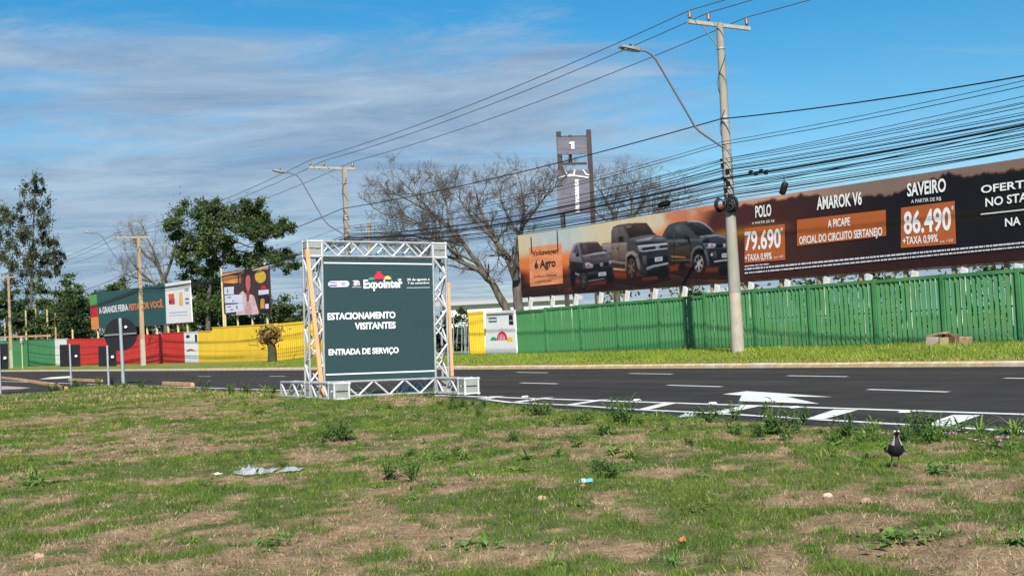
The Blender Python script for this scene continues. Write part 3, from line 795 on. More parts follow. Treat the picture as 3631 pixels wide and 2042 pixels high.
# timber props
def board(o, a, b, w, t, label):
    a, b = Vector(a), Vector(b); d = b - a; q = MB(); side = Vector((1, 0, 0)); th = d.cross(side).normalized()
    q.box(a - side * w / 2 - th * t / 2, side * w, th * t, d)
    x = q.build('timber_prop', M_wood, o, world=False); x['label'] = label
board(sign, (-1.36, -.50, -.06), (-1.53, -.20, 2.93), (.08), .04, 'raw pine prop leaning on the left column')
board(sign, (1.53, -.24, .34), (1.525, -.17, 2.28), .06, .04, 'raw pine prop leaning on the right column')

# ------------------------------------------------------------------ green slat fence
NF = 32.0
px_post = [1830, 1941, 2065, 2197, 2346, 2508, 2685, 2881, 3113, 3356, 3626]
sp = [on_n(x, 1230, NF).dot(SV) for x in px_post]
sp += [sp[-1] + 2.72 * k for k in (1, 2, 3)]
tops = [(1842, 1100.5), (1935, 1098), (1950, 1091), (2500, 1049), (2520, 1041), (3626, 951)]
fence = empty('slat_fence', P(sp[0], NF, .22), 'long green metal slat fence below the wide dark billboard', 'fence')
def zt(x, y): return on_n(x, y, NF).z
ztop = [zt(1842, 1101)] + [zt(1950, 1090) + (zt(2500, 1046) - zt(1950, 1090)) * k / 3 for k in range(4)] + [zt(2520, 1038) + (zt(3626, 951) - zt(2520, 1038)) * k / 4 for k in range(5)] + [zt(3626, 951)] * 8
slat_me = None
def slat_mesh(h):
    b = MB(); b.cbox((0, 0, h / 2), (.126, 0, 0), (0, .012, 0), (0, 0, h))
    me = bpy.data.meshes.new('slat'); me.from_pydata([tuple(v) for v in b.v], [], b.f); me.materials.append(M_gfence); me.update(); return me
rotz = math.atan2(SV.y, SV.x)
SLAT = slat_mesh(1.0)
for i in range(len(sp) - 1):
    a_, c_ = sp[i], sp[i + 1]; z0 = .20; z1 = ztop[i]; L = c_ - a_
    fr = MB()
    fr.box(P(a_ + .05, NF - .045, z1 - .11), SV * (L - .05), NV * .09, (0, 0, .11)); fr.box(P(a_ + .05, NF - .03, z0 + .03), SV * (L - .05), NV * .06, (0, 0, .08))
    fr.box(P(a_ + .05, NF + .012, (z0 + z1) / 2), SV * (L - .05), NV * .04, (0, 0, .06))
    pan = fr.build('panel_frame', M_gfence, fence)
    po = MB(); po.box(P(a_ - .065, NF - .06, z0 - .15), SV * .13, NV * .12, (0, 0, z1 - z0 + .17)); po.build('post', M_gfence, fence)
    ns = 13
    for k in range(ns):
        s = a_ + .065 + (L - .13) * (k + .5) / ns
        o = link('slat', SLAT, pan); o.location = P(s, NF + .0, z0 + .005 + random.uniform(-.03, .01)) - base_of(fence)
        o.rotation_euler = (random.uniform(-.004, .004), random.uniform(-.006, .006), rotz + R(24) + random.uniform(-.035, .035)); o.scale = ((L - .13) / ns / .19, 1, z1 - z0 - .06)

# ------------------------------------------------------------------ big billboard behind the fence
NB = 33.6
def BB(x, y, lift=0.0): return on_n(x, y, NB - lift)
TLx, TRx = 1836, 4300
def top_y(x): return 833 - .152 * (x - 1836)
def bot_y(x): return 1053 - .0716 * (x - 1850)
bbd = empty('billboard', P(BB(1850, 1052).dot(SV), NB, .2), 'wide dark vehicle advertising billboard on posts above the green fence', 'billboard')
# printed background picture, as colours of the print itself
nx, ny = 420, 56
xs = TLx + (3760 - TLx) * (np.linspace(0, 1, nx)); ts = np.linspace(0, 1, ny)
Vb = np.zeros((nx, ny, 3)); Cb = np.zeros((nx, ny, 3))
def mixc(a, b, t): return np.array(a) * (1 - t) + np.array(b) * t
for i, x in enumerate(xs):
    lo = BB(x + 14 * min(1, max(0, 1 - (x - TLx) / 400.)), bot_y(x)); hi = BB(x, top_y(x))
    for j, t in enumerate(ts):
        Vb[i, j] = lo.lerp(hi, t)
u = (xs[:, None] - TLx) / (2640.0 - TLx) * np.ones((1, ny)); t = ts[None, :] * np.ones((nx, 1))
n1 = fbm(u * 9, t * 4, 201, 4); n2 = fbm(u * 26, t * 9, 207, 4); n3 = fbm(u * 40, t * 3, 209, 3)
sky_c = np.array(lin((206, 192, 160))); sky_b = np.array(lin((176, 190, 194))); org = np.array(lin((216, 122, 62))); rust = np.array(lin((160, 70, 38))); brn = np.array(lin((76, 42, 34))); drk = np.array(lin((42, 30, 30))); blk = np.array(lin((27, 26, 32)))
def blend(c, d, w): return c * (1 - w[..., None]) + d * w[..., None]
c = np.ones((nx, ny, 3)) * sky_c
c = blend(c, sky_b, sstep(.55, .1, np.abs(u - .18) * 3) * .8)
hz = .64 + .16 * sstep(.25, .75, u) + .10 * (n1 - .5)
c = blend(c, org, sstep(hz + .10, hz - .10, t)); c = blend(c, rust, sstep(.5, .34, t + .12 * (n1 - .5)))
c = blend(c, brn, sstep(.44, .22, t - .04 * n2 + .12 * sstep(.2, 0, u)))
c = blend(c, drk, sstep(.24, .03, t - .05 * (n2 - .5))); c = blend(c, drk, sstep(.06, .0, u) * sstep(.5, .3, t))
c = blend(c, rust, sstep(.62, .72, n3) * sstep(.3, .1, t) * sstep(0, .1, t) * .35 * (u < 1))
dust = sstep(.60, .72, u + .25 * (n1 - .5) + .10 * (.8 - t)) * sstep(.62, .5, u * .0 + np.abs(t - .75) * 1.6)
c = blend(c, np.array(lin((196, 92, 50))), dust * .8)
tree = 1.0 - .09 * n3 - .12 * sstep(1.25, 1.5, u) * sstep(1.95, 1.6, u) - .05 * sstep(1.9, 2.0, u)
dk = sstep(.74, .86, u + .12 * (n1 - .5)) * sstep(tree + .02, tree - .02, t)
c = blend(c, np.array(lin((72, 42, 38))), dk)
c = blend(c, blk, sstep(1.0, 1.75, u + .15 * (t - .5)) * sstep(tree + .02, tree - .02, t))
c = blend(c, mixc(np.array(lin((196, 150, 126))), np.array(lin((128, 108, 98))), sstep(1.1, 1.5, u)[..., None]), (sstep(.9, 1.05, u) * sstep(tree - .02, tree + .02, t)))
c = blend(c, np.array(lin((168, 108, 36))), np.exp(-((t - .60) / .06) ** 2) * sstep(.80, .92, u) * sstep(1.25, 1.02, u) * .8)
c = blend(c, np.array(lin((44, 38, 26))), np.exp(-((t - .50) / .05) ** 2) * sstep(1.3, 1.6, u) * .7)
c = blend(c, np.array(lin((56, 30, 28))), sstep(.2, .05, t) * sstep(.9, 1.1, u) * .8)
idx = np.arange(nx * ny).reshape(nx, ny)
FQ = np.stack([idx[:-1, :-1], idx[1:, :-1], idx[1:, 1:], idx[:-1, 1:]], -1).reshape(-1, 4)
M_print = mat('vinyl_print', (.2, .1, .1), .6, .10, 1.4, 0.1, attr='col', spec=.2, bscale=.8)
sheet = np_mesh('printed_sheet', Vb.reshape(-1, 3), FQ, M_print, bbd, colors=c.reshape(-1, 3))
b = MB(); e = NV * .05; cor = [BB(1850, 1052), BB(3760, bot_y(3760)), BB(3760, top_y(3760)), BB(TLx, 833)]
b.slab([q + NV * .006 for q in cor], e); b.build('backing_board', M_oldwood, bbd)
LF = -NV * 1.0
def btext(body, x0, y0, x1, y1, xt, yt, m, bold=.01, lift=.02, **kw):
    return text(body, BB(x0, y0, lift), BB(x1, y1, lift), BB(xt, yt, lift), m, bbd, bold, **kw)
def bpoly(pts, m, lift, name='printed_shape'):
    q = MB(); q.poly([BB(x, y, lift) for x, y in pts]); return q.build(name, m, bbd)
def C4(pts): return [(1800 + x / 2.4156, 700 + y / 2.4156) for x, y in pts]
def C5(x, y): return (2600 + x / 2.4151, 500 + y / 2.4151)
ink = lambda n, c, r=.55: mat('ink_' + n, lin(c), r, .22 if n.startswith(('car', 'body', 'door', 'bonnet', 'ad_', 'ground')) else .06, 1.9, detail=5, stretch=(.6, .6, 2.2))
K_blk = ink('black', (30, 28, 34)); K_grey = ink('car_grey', (72, 70, 74)); K_pale = ink('car_pale', (140, 134, 142)); K_glass = ink('car_glass', (62, 52, 54)); K_chrome = ink('chrome', (178, 184, 200)); K_brown = ink('car_brown', (100, 80, 70))
K_plate = ink('plate', (214, 218, 236)); K_tyre = ink('tyre', (38, 28, 30)); K_rust = ink('rust', (176, 92, 46)); K_card = ink('card', (222, 140, 96)); K_dk2 = ink('body_dark', (48, 50, 58)); K_dgrey = ink('body_mid', (56, 56, 60)); K_shade = ink('ground_shade', (48, 30, 30))
# the three printed vehicles are part of the picture: painted on a fine grid of print colours
STEP = 4.0
AX = np.arange(0, 2034, STEP); AY = np.arange(150, 900, STEP)
AXX, AYY = np.meshgrid(AX, AY, indexing='ij')
def in_poly(pts, x, y):
    r = np.zeros(x.shape, bool); n = len(pts)
    for a_ in range(n):
        x0, y0 = pts[a_]; x1, y1 = pts[(a_ + 1) % n]
        if y0 == y1: continue
        r ^= ((y0 > y) != (y1 > y)) & (x < (x1 - x0) * (y - y0) / (y1 - y0) + x0)
    return r
ART = np.zeros(AXX.shape + (3,)); ALPHA = np.zeros(AXX.shape)
def art(pts, c0, c1=None, horiz=False, op=1.0):
    """fill a shape with a gradient from c0 (top or left) to c1"""
    m = np.zeros(AXX.shape)
    for ox, oy in ((-1, -1), (1, -1), (1, 1), (-1, 1)): m += in_poly(pts, AXX + ox * STEP / 4, AYY + oy * STEP / 4) / 4.0
    lo = min(p_[0 if horiz else 1] for p_ in pts); hi = max(p_[0 if horiz else 1] for p_ in pts)
    t_ = np.clip(((AXX if horiz else AYY) - lo) / max(1e-6, hi - lo), 0, 1)[..., None]
    col_ = np.array(lin(c0)) * (1 - t_) + np.array(lin(c1 or c0)) * t_
    w_ = (m * op)[..., None]
    ART[...] = ART * (1 - w_) + col_ * w_; ALPHA[...] = np.maximum(ALPHA, m * op) if op > .5 else ALPHA
def E(cx, cy, rx, ry, n=26): return [(cx + rx * math.cos(2 * math.pi * k / n), cy + ry * math.sin(2 * math.pi * k / n) - .06 * rx * math.cos(2 * math.pi * k / n)) for k in range(n)]
def wheel(cx, cy, rx, ry, rim, spokes=5):
    art(E(cx, cy, rx, ry), (26, 20, 22), (44, 32, 30)); art(E(cx - rx * .06, cy, rx * .72, ry * .76), rim, tuple(v * .55 for v in rim)); art(E(cx - rx * .06, cy, rx * .62, ry * .66), (36, 28, 30))
    for k in range(spokes):
        t0 = 2 * math.pi * k / spokes + .4; dx, dy = math.cos(t0), math.sin(t0); px_2, py_2 = -dy * .11, dx * .11
        art([(cx + rx * (px_2 - .06), cy + ry * py_2), (cx + rx * (.64 * dx + px_2 * .7 - .06), cy + ry * (.66 * dy + py_2 * .7)), (cx + rx * (.64 * dx - px_2 * .7 - .06), cy + ry * (.66 * dy - py_2 * .7)), (cx - rx * (px_2 + .06), cy - ry * py_2)], rim)
    art(E(cx - rx * .06, cy, rx * .15, ry * .15), rim)
def plate_(x0, y0, x1, y1, dy): art([(x0, y0), (x1, y0 - dy), (x1, y1 - dy), (x0, y1)], (212, 214, 230)); art([(x0 + 8, y0 + 10), (x1 - 8, y0 + 10 - dy), (x1 - 8, y1 - 8 - dy), (x0 + 8, y1 - 8)], (150, 150, 166))
# right pickup
art([(1360, 575), (1600, 600), (1886, 600), (1900, 700), (1560, 690), (1350, 640)], (40, 26, 26), (58, 34, 30), op=.9)
art([(1325, 330), (1345, 285), (1375, 238), (1410, 222), (1450, 212), (1530, 202), (1590, 200), (1640, 206), (1690, 226), (1730, 252), (1790, 312), (1850, 324), (1890, 342), (1890, 610), (1800, 600), (1700, 585), (1600, 575), (1570, 560), (1390, 572), (1345, 566), (1332, 480)], (86, 86, 92), (34, 34, 40))
art([(1338, 364), (1440, 366), (1560, 356), (1690, 350), (1690, 376), (1560, 384), (1440, 390), (1338, 388)], (126, 128, 134), (84, 86, 92))
art([(1345, 392), (1560, 386), (1572, 470), (1572, 560), (1392, 568), (1345, 560)], (66, 60, 56), (36, 32, 32)); art([(1395, 424), (1556, 418), (1560, 500), (1398, 508)], (88, 74, 58), (58, 48, 40), op=.8)
art([(1400, 500), (1520, 508), (1528, 520), (1402, 514)], (214, 152, 86), (150, 96, 56)); art([(1400, 532), (1560, 530), (1560, 540), (1400, 544)], (120, 92, 72))
art([(1422, 366), (1426, 366), (1430, 560), (1425, 560)], (26, 24, 26)); art([(1560, 356), (1565, 356), (1574, 470), (1569, 470)], (26, 24, 26)); art([(1440, 402), (1464, 401), (1464, 408), (1440, 409)], (130, 132, 138))
art([(1518, 228), (1575, 218), (1636, 214), (1690, 238), (1762, 312), (1690, 320), (1622, 334), (1570, 270)], (58, 60, 68), (24, 26, 32)); art([(1590, 224), (1636, 220), (1700, 262), (1660, 268)], (96, 100, 110), (44, 46, 54), op=.7)
art([(1360, 266), (1380, 250), (1414, 242), (1421, 350), (1362, 358)], (84, 92, 98), (40, 44, 50)); art([(1429, 246), (1470, 238), (1504, 240), (1550, 338), (1430, 356)], (92, 100, 106), (40, 44, 50)); art([(1440, 256), (1474, 248), (1490, 300), (1442, 310)], (122, 128, 132), (70, 74, 80), op=.6)
art([(1504, 338), (1530, 328), (1552, 330), (1560, 352), (1560, 386), (1546, 388), (1538, 362), (1506, 360)], (30, 32, 38))
art([(1536, 200), (1592, 196), (1642, 200), (1692, 222), (1742, 262), (1784, 310), (1770, 312), (1722, 262), (1680, 232), (1634, 212), (1540, 210)], (196, 194, 204), (90, 90, 98))
art([(1640, 334), (1700, 326), (1790, 316), (1850, 326), (1890, 344), (1890, 372), (1780, 356), (1690, 366)], (176, 178, 190), (92, 94, 104)); art([(1700, 346), (1790, 332), (1886, 360), (1886, 392), (1690, 392)], (84, 86, 96), (44, 46, 56))
art([(1670, 394), (1700, 392), (1784, 398), (1778, 424), (1752, 434), (1692, 436)], (226, 206, 222), (150, 138, 158)); art([(1700, 404), (1716, 404), (1716, 428), (1702, 428)], (90, 84, 100)); art([(1742, 406), (1760, 408), (1758, 426), (1742, 426)], (110, 104, 120)); art([(1846, 398), (1866, 396), (1866, 428), (1846, 426)], (206, 208, 220), (140, 142, 156))
art([(1784, 402), (1846, 400), (1846, 430), (1782, 432)], (22, 22, 28)); art([(1716, 446), (1890, 436), (1890, 580), (1744, 584), (1724, 520)], (36, 36, 44), (22, 22, 28)); art([(1744, 470), (1786, 462), (1796, 520), (1756, 530)], (88, 88, 96), (40, 40, 48)); art(E(1748, 490, 8, 12), (216, 210, 210))
plate_(1836, 482, 1888, 516, 4); art([(1766, 546), (1820, 538), (1890, 530), (1890, 540), (1820, 548), (1770, 556)], (186, 190, 200))
art([(1562, 564), (1568, 484), (1592, 434), (1628, 414), (1664, 416), (1700, 448), (1722, 520), (1726, 596), (1700, 590)], (120, 118, 122), (58, 56, 60)); art([(1580, 566), (1584, 492), (1606, 446), (1646, 430), (1682, 458), (1700, 520), (1706, 590)], (18, 16, 18))
wheel(1640, 566, 54, 98, (196, 180, 182), 6); art(E(1496, 588, 26, 34), (24, 20, 22)); art(E(1850, 628, 40, 46), (24, 20, 22))
art([(1386, 590), (1460, 586), (1462, 630), (1390, 636)], (150, 66, 42), (110, 50, 36), op=.8); art([(1700, 606), (1804, 600), (1804, 640), (1690, 644)], (140, 60, 42), (96, 44, 34), op=.8)
# middle pickup
art([(880, 640), (1000, 690), (1380, 640), (1400, 700), (1150, 760), (880, 720)], (44, 28, 28), (56, 32, 30), op=.9)
art([(806, 396), (830, 390), (886, 388), (888, 290), (902, 254), (940, 236), (1030, 222), (1120, 217), (1190, 219), (1226, 262), (1260, 316), (1310, 330), (1356, 350), (1380, 398), (1388, 500), (1386, 580), (1372, 640), (1330, 684), (1286, 650), (1140, 660), (1110, 620), (1040, 640), (900, 600), (880, 590), (850, 520), (812, 450)], (104, 98, 98), (36, 34, 38))
art([(810, 396), (886, 392), (886, 474), (852, 482), (816, 442)], (176, 166, 168), (120, 110, 112)); art([(888, 396), (1020, 390), (1022, 500), (1020, 576), (902, 562), (888, 480)], (150, 132, 122), (84, 66, 58)); art([(888, 396), (1020, 390), (1020, 402), (888, 408)], (186, 178, 176), (140, 128, 124))
art([(952, 394), (956, 394), (958, 570), (954, 570)], (54, 44, 42)); art([(898, 432), (908, 432), (908, 446), (898, 446)], (40, 34, 34)); art([(936, 428), (948, 428), (948, 448), (936, 448)], (40, 34, 34))
art([(892, 540), (1020, 556), (1020, 574), (902, 562)], (206, 176, 160), (120, 92, 80)); art([(904, 604), (1020, 616), (1020, 634), (906, 624)], (238, 184, 136), (170, 106, 70)); art([(910, 640), (1018, 646), (1016, 700), (920, 690)], (150, 66, 42), (96, 44, 36))
art([(998, 246), (1060, 232), (1184, 224), (1222, 268), (1250, 316), (1150, 328), (1044, 350), (1016, 290)], (78, 64, 60), (40, 32, 32)); art([(1010, 246), (1058, 240), (1064, 256), (1018, 262)], (140, 128, 124), op=.8); art([(1100, 240), (1170, 234), (1200, 280), (1120, 296)], (96, 82, 78), (56, 46, 46), op=.7)
art([(898, 278), (918, 260), (944, 254), (950, 378), (894, 386)], (134, 126, 124), (76, 68, 66)); art([(955, 254), (984, 248), (1016, 356), (956, 378)], (128, 118, 116), (70, 62, 60)); art([(948, 340), (988, 332), (994, 376), (952, 384)], (30, 28, 30)); art([(1242, 300), (1264, 306), (1264, 324), (1246, 320)], (24, 22, 24))
art([(1044, 352), (1150, 330), (1256, 318), (1310, 330), (1356, 350), (1372, 386), (1180, 404), (1040, 404)], (124, 122, 132), (62, 62, 72)); art([(1090, 366), (1180, 350), (1250, 338), (1216, 366), (1110, 382)], (206, 202, 210), (120, 118, 126)); art([(1260, 344), (1330, 346), (1352, 362), (1270, 366)], (152, 154, 168), (84, 86, 98)); art([(1080, 396), (1200, 374), (1366, 382), (1370, 398), (1120, 416)], (46, 46, 56))
art([(1112, 416), (1150, 410), (1366, 390), (1370, 402), (1152, 428), (1152, 466), (1126, 456)], (222, 226, 240), (150, 154, 170)); art([(1122, 424), (1148, 420), (1150, 452), (1130, 448)], (176, 180, 198), (110, 112, 128)); art([(1150, 436), (1366, 410), (1368, 430), (1152, 456)], (22, 24, 34)); art([(1150, 458), (1368, 430), (1370, 442), (1152, 468)], (210, 214, 230), (150, 152, 168)); art(E(1284, 426, 15, 15), (206, 212, 228)); art(E(1284, 426, 9, 9), (60, 62, 74))
art([(1120, 472), (1374, 446), (1384, 560), (1362, 622), (1190, 642), (1140, 560)], (56, 56, 66), (28, 28, 34)); art([(1180, 530), (1378, 496), (1380, 556), (1200, 602)], (26, 26, 34), (18, 18, 22)); art([(1150, 500), (1186, 494), (1192, 570), (1164, 580)], (118, 110, 108), (62, 56, 56)); plate_(1262, 516, 1326, 550, 8)
art([(1186, 602), (1240, 582), (1374, 558), (1376, 570), (1250, 598), (1192, 624)], (190, 192, 202), (120, 122, 130)); art([(1190, 642), (1364, 620), (1344, 682), (1204, 692)], (22, 22, 26)); art([(1150, 690), (1280, 676), (1286, 700), (1160, 716)], (134, 70, 52), (90, 46, 38), op=.7)
art([(1006, 640), (1008, 500), (1024, 468), (1070, 458), (1112, 486), (1132, 560), (1136, 620), (1112, 610)], (168, 156, 150), (98, 88, 84)); art([(1018, 640), (1022, 510), (1060, 484), (1096, 518), (1114, 612), (1050, 640)], (20, 16, 18))
wheel(1062, 606, 44, 112, (120, 98, 92), 6); art(E(1336, 642, 42, 58), (22, 18, 20)); art(E(862, 580, 26, 50), (26, 22, 24))
# hatchback
art([(536, 700), (650, 800), (900, 720), (916, 762), (680, 806), (548, 790)], (40, 26, 28), (52, 32, 32), op=.9)
art([(524, 600), (530, 510), (546, 450), (566, 402), (606, 384), (690, 378), (770, 379), (806, 424), (832, 462), (884, 494), (898, 560), (904, 620), (890, 700), (850, 722), (800, 706), (680, 734), (650, 790), (620, 780), (590, 704), (534, 692)], (96, 86, 96), (28, 28, 34))
art([(530, 520), (548, 450), (568, 404), (608, 388), (624, 486), (642, 560), (540, 546)], (190, 180, 190), (110, 100, 110)); art([(556, 474), (578, 412), (604, 398), (618, 480)], (128, 120, 130), (70, 64, 72)); art([(574, 474), (578, 474), (596, 404), (592, 404)], (60, 54, 60)); art([(536, 548), (640, 560), (650, 640), (612, 654), (540, 630)], (48, 46, 54), (26, 26, 32))
art([(618, 398), (690, 388), (768, 386), (800, 430), (822, 464), (740, 474), (650, 494)], (84, 70, 74), (52, 42, 46)); art([(640, 404), (670, 400), (690, 470), (656, 480)], (126, 110, 112), (80, 70, 74), op=.6); art([(606, 386), (690, 378), (770, 380), (772, 386), (690, 386), (614, 396)], (206, 196, 206), (130, 120, 130))
art([(582, 482), (612, 476), (616, 506), (586, 510)], (28, 26, 30)); art([(822, 452), (848, 450), (848, 466), (826, 470)], (28, 26, 30))
art([(640, 500), (740, 480), (830, 468), (884, 494), (884, 540), (660, 568)], (134, 120, 134), (58, 52, 62)); art([(700, 500), (820, 482), (860, 500), (720, 524)], (92, 82, 94), (60, 54, 64), op=.8); art([(636, 498), (740, 478), (830, 464), (852, 474), (744, 490), (650, 510)], (206, 192, 206), (140, 128, 140))
art([(662, 564), (692, 558), (734, 578), (724, 602), (676, 606)], (226, 206, 214), (150, 132, 144)); art(E(690, 584, 12, 12), (120, 106, 118)); art([(866, 548), (890, 540), (892, 566), (868, 574)], (216, 198, 208), (150, 132, 144)); art([(734, 576), (868, 552), (868, 582), (736, 604)], (26, 26, 32)); art(E(804, 574, 13, 15), (206, 206, 220)); art(E(804, 574, 7, 9), (60, 60, 74))
art([(650, 616), (898, 590), (892, 690), (820, 702), (682, 724)], (34, 34, 40), (18, 18, 22)); art([(680, 640), (770, 628), (770, 650), (690, 664)], (60, 58, 66)); plate_(778, 644, 842, 674, 6); art([(548, 634), (612, 656), (612, 666), (548, 646)], (190, 182, 194)); art([(690, 712), (830, 690), (830, 698), (692, 722)], (120, 114, 124))
wheel(654, 712, 34, 84, (92, 84, 92), 5); art(E(560, 690, 22, 68), (24, 20, 22)); art(E(874, 692, 28, 46), (22, 18, 20)); art([(580, 700), (618, 706), (620, 744), (586, 736)], (150, 66, 50), (110, 48, 40), op=.8); art([(700, 734), (840, 716), (846, 742), (716, 760)], (136, 60, 46), (90, 44, 38), op=.7)
# soften the print slightly and cut the picture out of the grid
gr = (fbm(AXX * .03, AYY * .05, 501, 3) - .5)[..., None]
ART *= .70 * (1 + .28 * gr)
keepf = ALPHA > .3
BLx = ART.copy()
for sh in ((1, 0), (-1, 0), (0, 1), (0, -1)): BLx += np.roll(np.where(keepf[..., None], ART, 0), sh, (0, 1)) + np.where(np.roll(keepf, sh, (0, 1))[..., None], 0, ART)
ART = BLx / 5.0
VV = np.array([tuple(BB(1800 + x_ / 2.4156, 700 + y_ / 2.4156, .012)) for x_, y_ in zip(AXX.ravel(), AYY.ravel())])
ig = np.arange(AXX.size).reshape(AXX.shape)
FQ2 = np.stack([ig[:-1, :-1], ig[1:, :-1], ig[1:, 1:], ig[:-1, 1:]], -1).reshape(-1, 4); kf = keepf.ravel(); FQ2 = FQ2[kf[FQ2].sum(1) >= 3]
us = np.unique(FQ2); rmp = np.zeros(AXX.size, np.int32); rmp[us] = np.arange(len(us))
np_mesh('printed_vehicles', VV[us], rmp[FQ2], M_print, bbd, colors=ART.reshape(-1, 3)[us])['label'] = 'printed picture of a small hatchback and two dark pickup trucks'
# hanging card with lettering
bpoly(C4(((182, 430), (462, 392), (474, 736), (192, 764))), K_card, .02)
for x in (196, 420): bpoly(C4(((x, 285 if x > 300 else 340), (x + 8, 285 if x > 300 else 340), (x + 16, 500 - .1 * x), (x + 6, 505 - .1 * x))), K_glass, .026)
K_txt = ink('card_text', (62, 36, 34))
btext('Volkswagen', *C4([(212, 500)])[0], *C4([(428, 477)])[0], *C4([(212, 456)])[0], K_txt, .02, .03)
btext('é Agro', *C4([(230, 608)])[0], *C4([(412, 588)])[0], *C4([(229, 540)])[0], K_txt, .03, .03)
btext('Confiança e Robustez', *C4([(222, 690)])[0], *C4([(420, 672)])[0], *C4([(222, 664)])[0], K_txt, 0, .03)
btext('por natureza', *C4([(262, 730)])[0], *C4([(374, 719)])[0], *C4([(262, 712)])[0], K_txt, 0, .03)
# prices and slogans
def t5(body, x0, y0, x1, y1, h, bold=.026, m=None):
    a_ = C5(x0, y0); b_ = C5(x1, y1); t_ = C5(x0 - .02 * h, y0 - h)
    return btext(body, *a_, *b_, *t_, m or M_ink_white, bold, .03)
bpoly([C5(*q) for q in ((98, 750), (440, 712), (446, 1018), (96, 1045))], K_rust, .02)
bpoly([C5(*q) for q in ((546, 676), (1306, 590), (1310, 812), (546, 900))], K_rust, .02)
bpoly([C5(*q) for q in ((1436, 572), (1896, 514), (1908, 880), (1436, 916))], K_rust, .02)
t5('POLO', 190, 655, 326, 638, 100); t5('A PARTIR DE R$', 160, 716, 352, 694, 22, .0); t5('79.690', 100, 934, 408, 908, 158, .026); t5('*', 406, 800, 424, 798, 60, .01)
t5('+TAXA 0,99%', 100, 1030, 330, 1010, 58, .018); t5('a.m. + IOF', 348, 1006, 428, 998, 22, 0)
t5('AMAROK V6', 716, 588, 1102, 542, 108); t5('A PICAPE', 810, 744, 1000, 722, 70, .022); t5('OFICIAL DO CIRCUITO SERTANEJO', 565, 884, 1276, 806, 66, .018)
t5('SAVEIRO', 1490, 474, 1822, 430, 112); t5('A PARTIR DE R$', 1524, 534, 1780, 508, 32, .0); t5('86.490', 1462, 794, 1866, 756, 190, .026); t5('*', 1868, 620, 1888, 618, 66, .01)
t5('+TAXA 0,99%', 1452, 888, 1752, 862, 66, .018); t5('a.m. + IOF', 1772, 872, 1882, 862, 26, 0)
t5('OFERTAS', 2122, 448, 2640, 382, 66, .02); t5('NO STAND', 2160, 562, 2680, 492, 74, .02); t5('NA', 2328, 732, 2462, 716, 72, .02)
bpoly([C5(*q) for q in ((2120, 622), (2640, 566), (2640, 578), (2120, 634))], M_ink_white, .03, 'printed_line')
# rows of small print, one dash per word
M_small = mat('ink_small_print', lin((205, 205, 212)), .6)
def smallprint(x0, y0, x1, y1, h):
    q = MB(); x = x0; rr = random.Random(int(x0 * 3 + y0))
    while x < x1:
        w = rr.uniform(8, 46) if h > 9 else rr.uniform(14, 70); e = min(x + w, x1)
        f = lambda xx: y0 + (y1 - y0) * (xx - x0) / (x1 - x0)
        q.poly([BB(*C5(x, f(x)), .03), BB(*C5(e, f(e)), .03), BB(*C5(e, f(e) - h), .03), BB(*C5(x, f(x) - h), .03)]); x = e + rr.uniform(4, 8)
    tag(q.build('small_print', M_small, bbd), kind='stuff')
smallprint(98, 1078, 306, 1058, 10); smallprint(98, 1106, 2700, 858, 15); smallprint(98, 1138, 2700, 890, 13)
# posts, rails and white braces that carry it
sl, sr = BB(1850, 1052).dot(SV), BB(3760, 900).dot(SV)
def zb(s):
    return cor[0].z + (cor[1].z - cor[0].z) * (s - sl) / (sr - sl)
k = 0; s = sl + .5
while s < sr:
    q = MB(); q.cbox(P(s, NB + .16, (zb(s) + 3.0) / 2 + .1), SV * .12, NV * .14, (0, 0, zb(s) + 2.8)); q.build('post', M_oldwood, bbd)
    q = MB(); zz = zb(s); q.add([P(s + .55, NB - .75, .2), P(s + .67, NB - .75, .2), P(s + .78, NB - .2, zz - .14), P(s + .55, NB - .2, zz - .06), P(s + .55, NB - .62, .2), P(s + .67, NB - .62, .2), P(s + .78, NB - .12, zz - .14), P(s + .55, NB - .12, zz - .06)],
        [(0, 1, 2, 3), (7, 6, 5, 4), (0, 4, 5, 1), (1, 5, 6, 2), (2, 6, 7, 3), (3, 7, 4, 0)]); q.build('brace', mat('brace_white', (.52, .52, .50), .7, .15, 3.0), bbd)
    s += 2.0
q = MB(); q.box(cor[0] + NV * .06 - Vector((0, 0, .06)), cor[1] - cor[0], NV * .06, (0, 0, .055)); q.build('bottom_rail', M_wood, bbd)

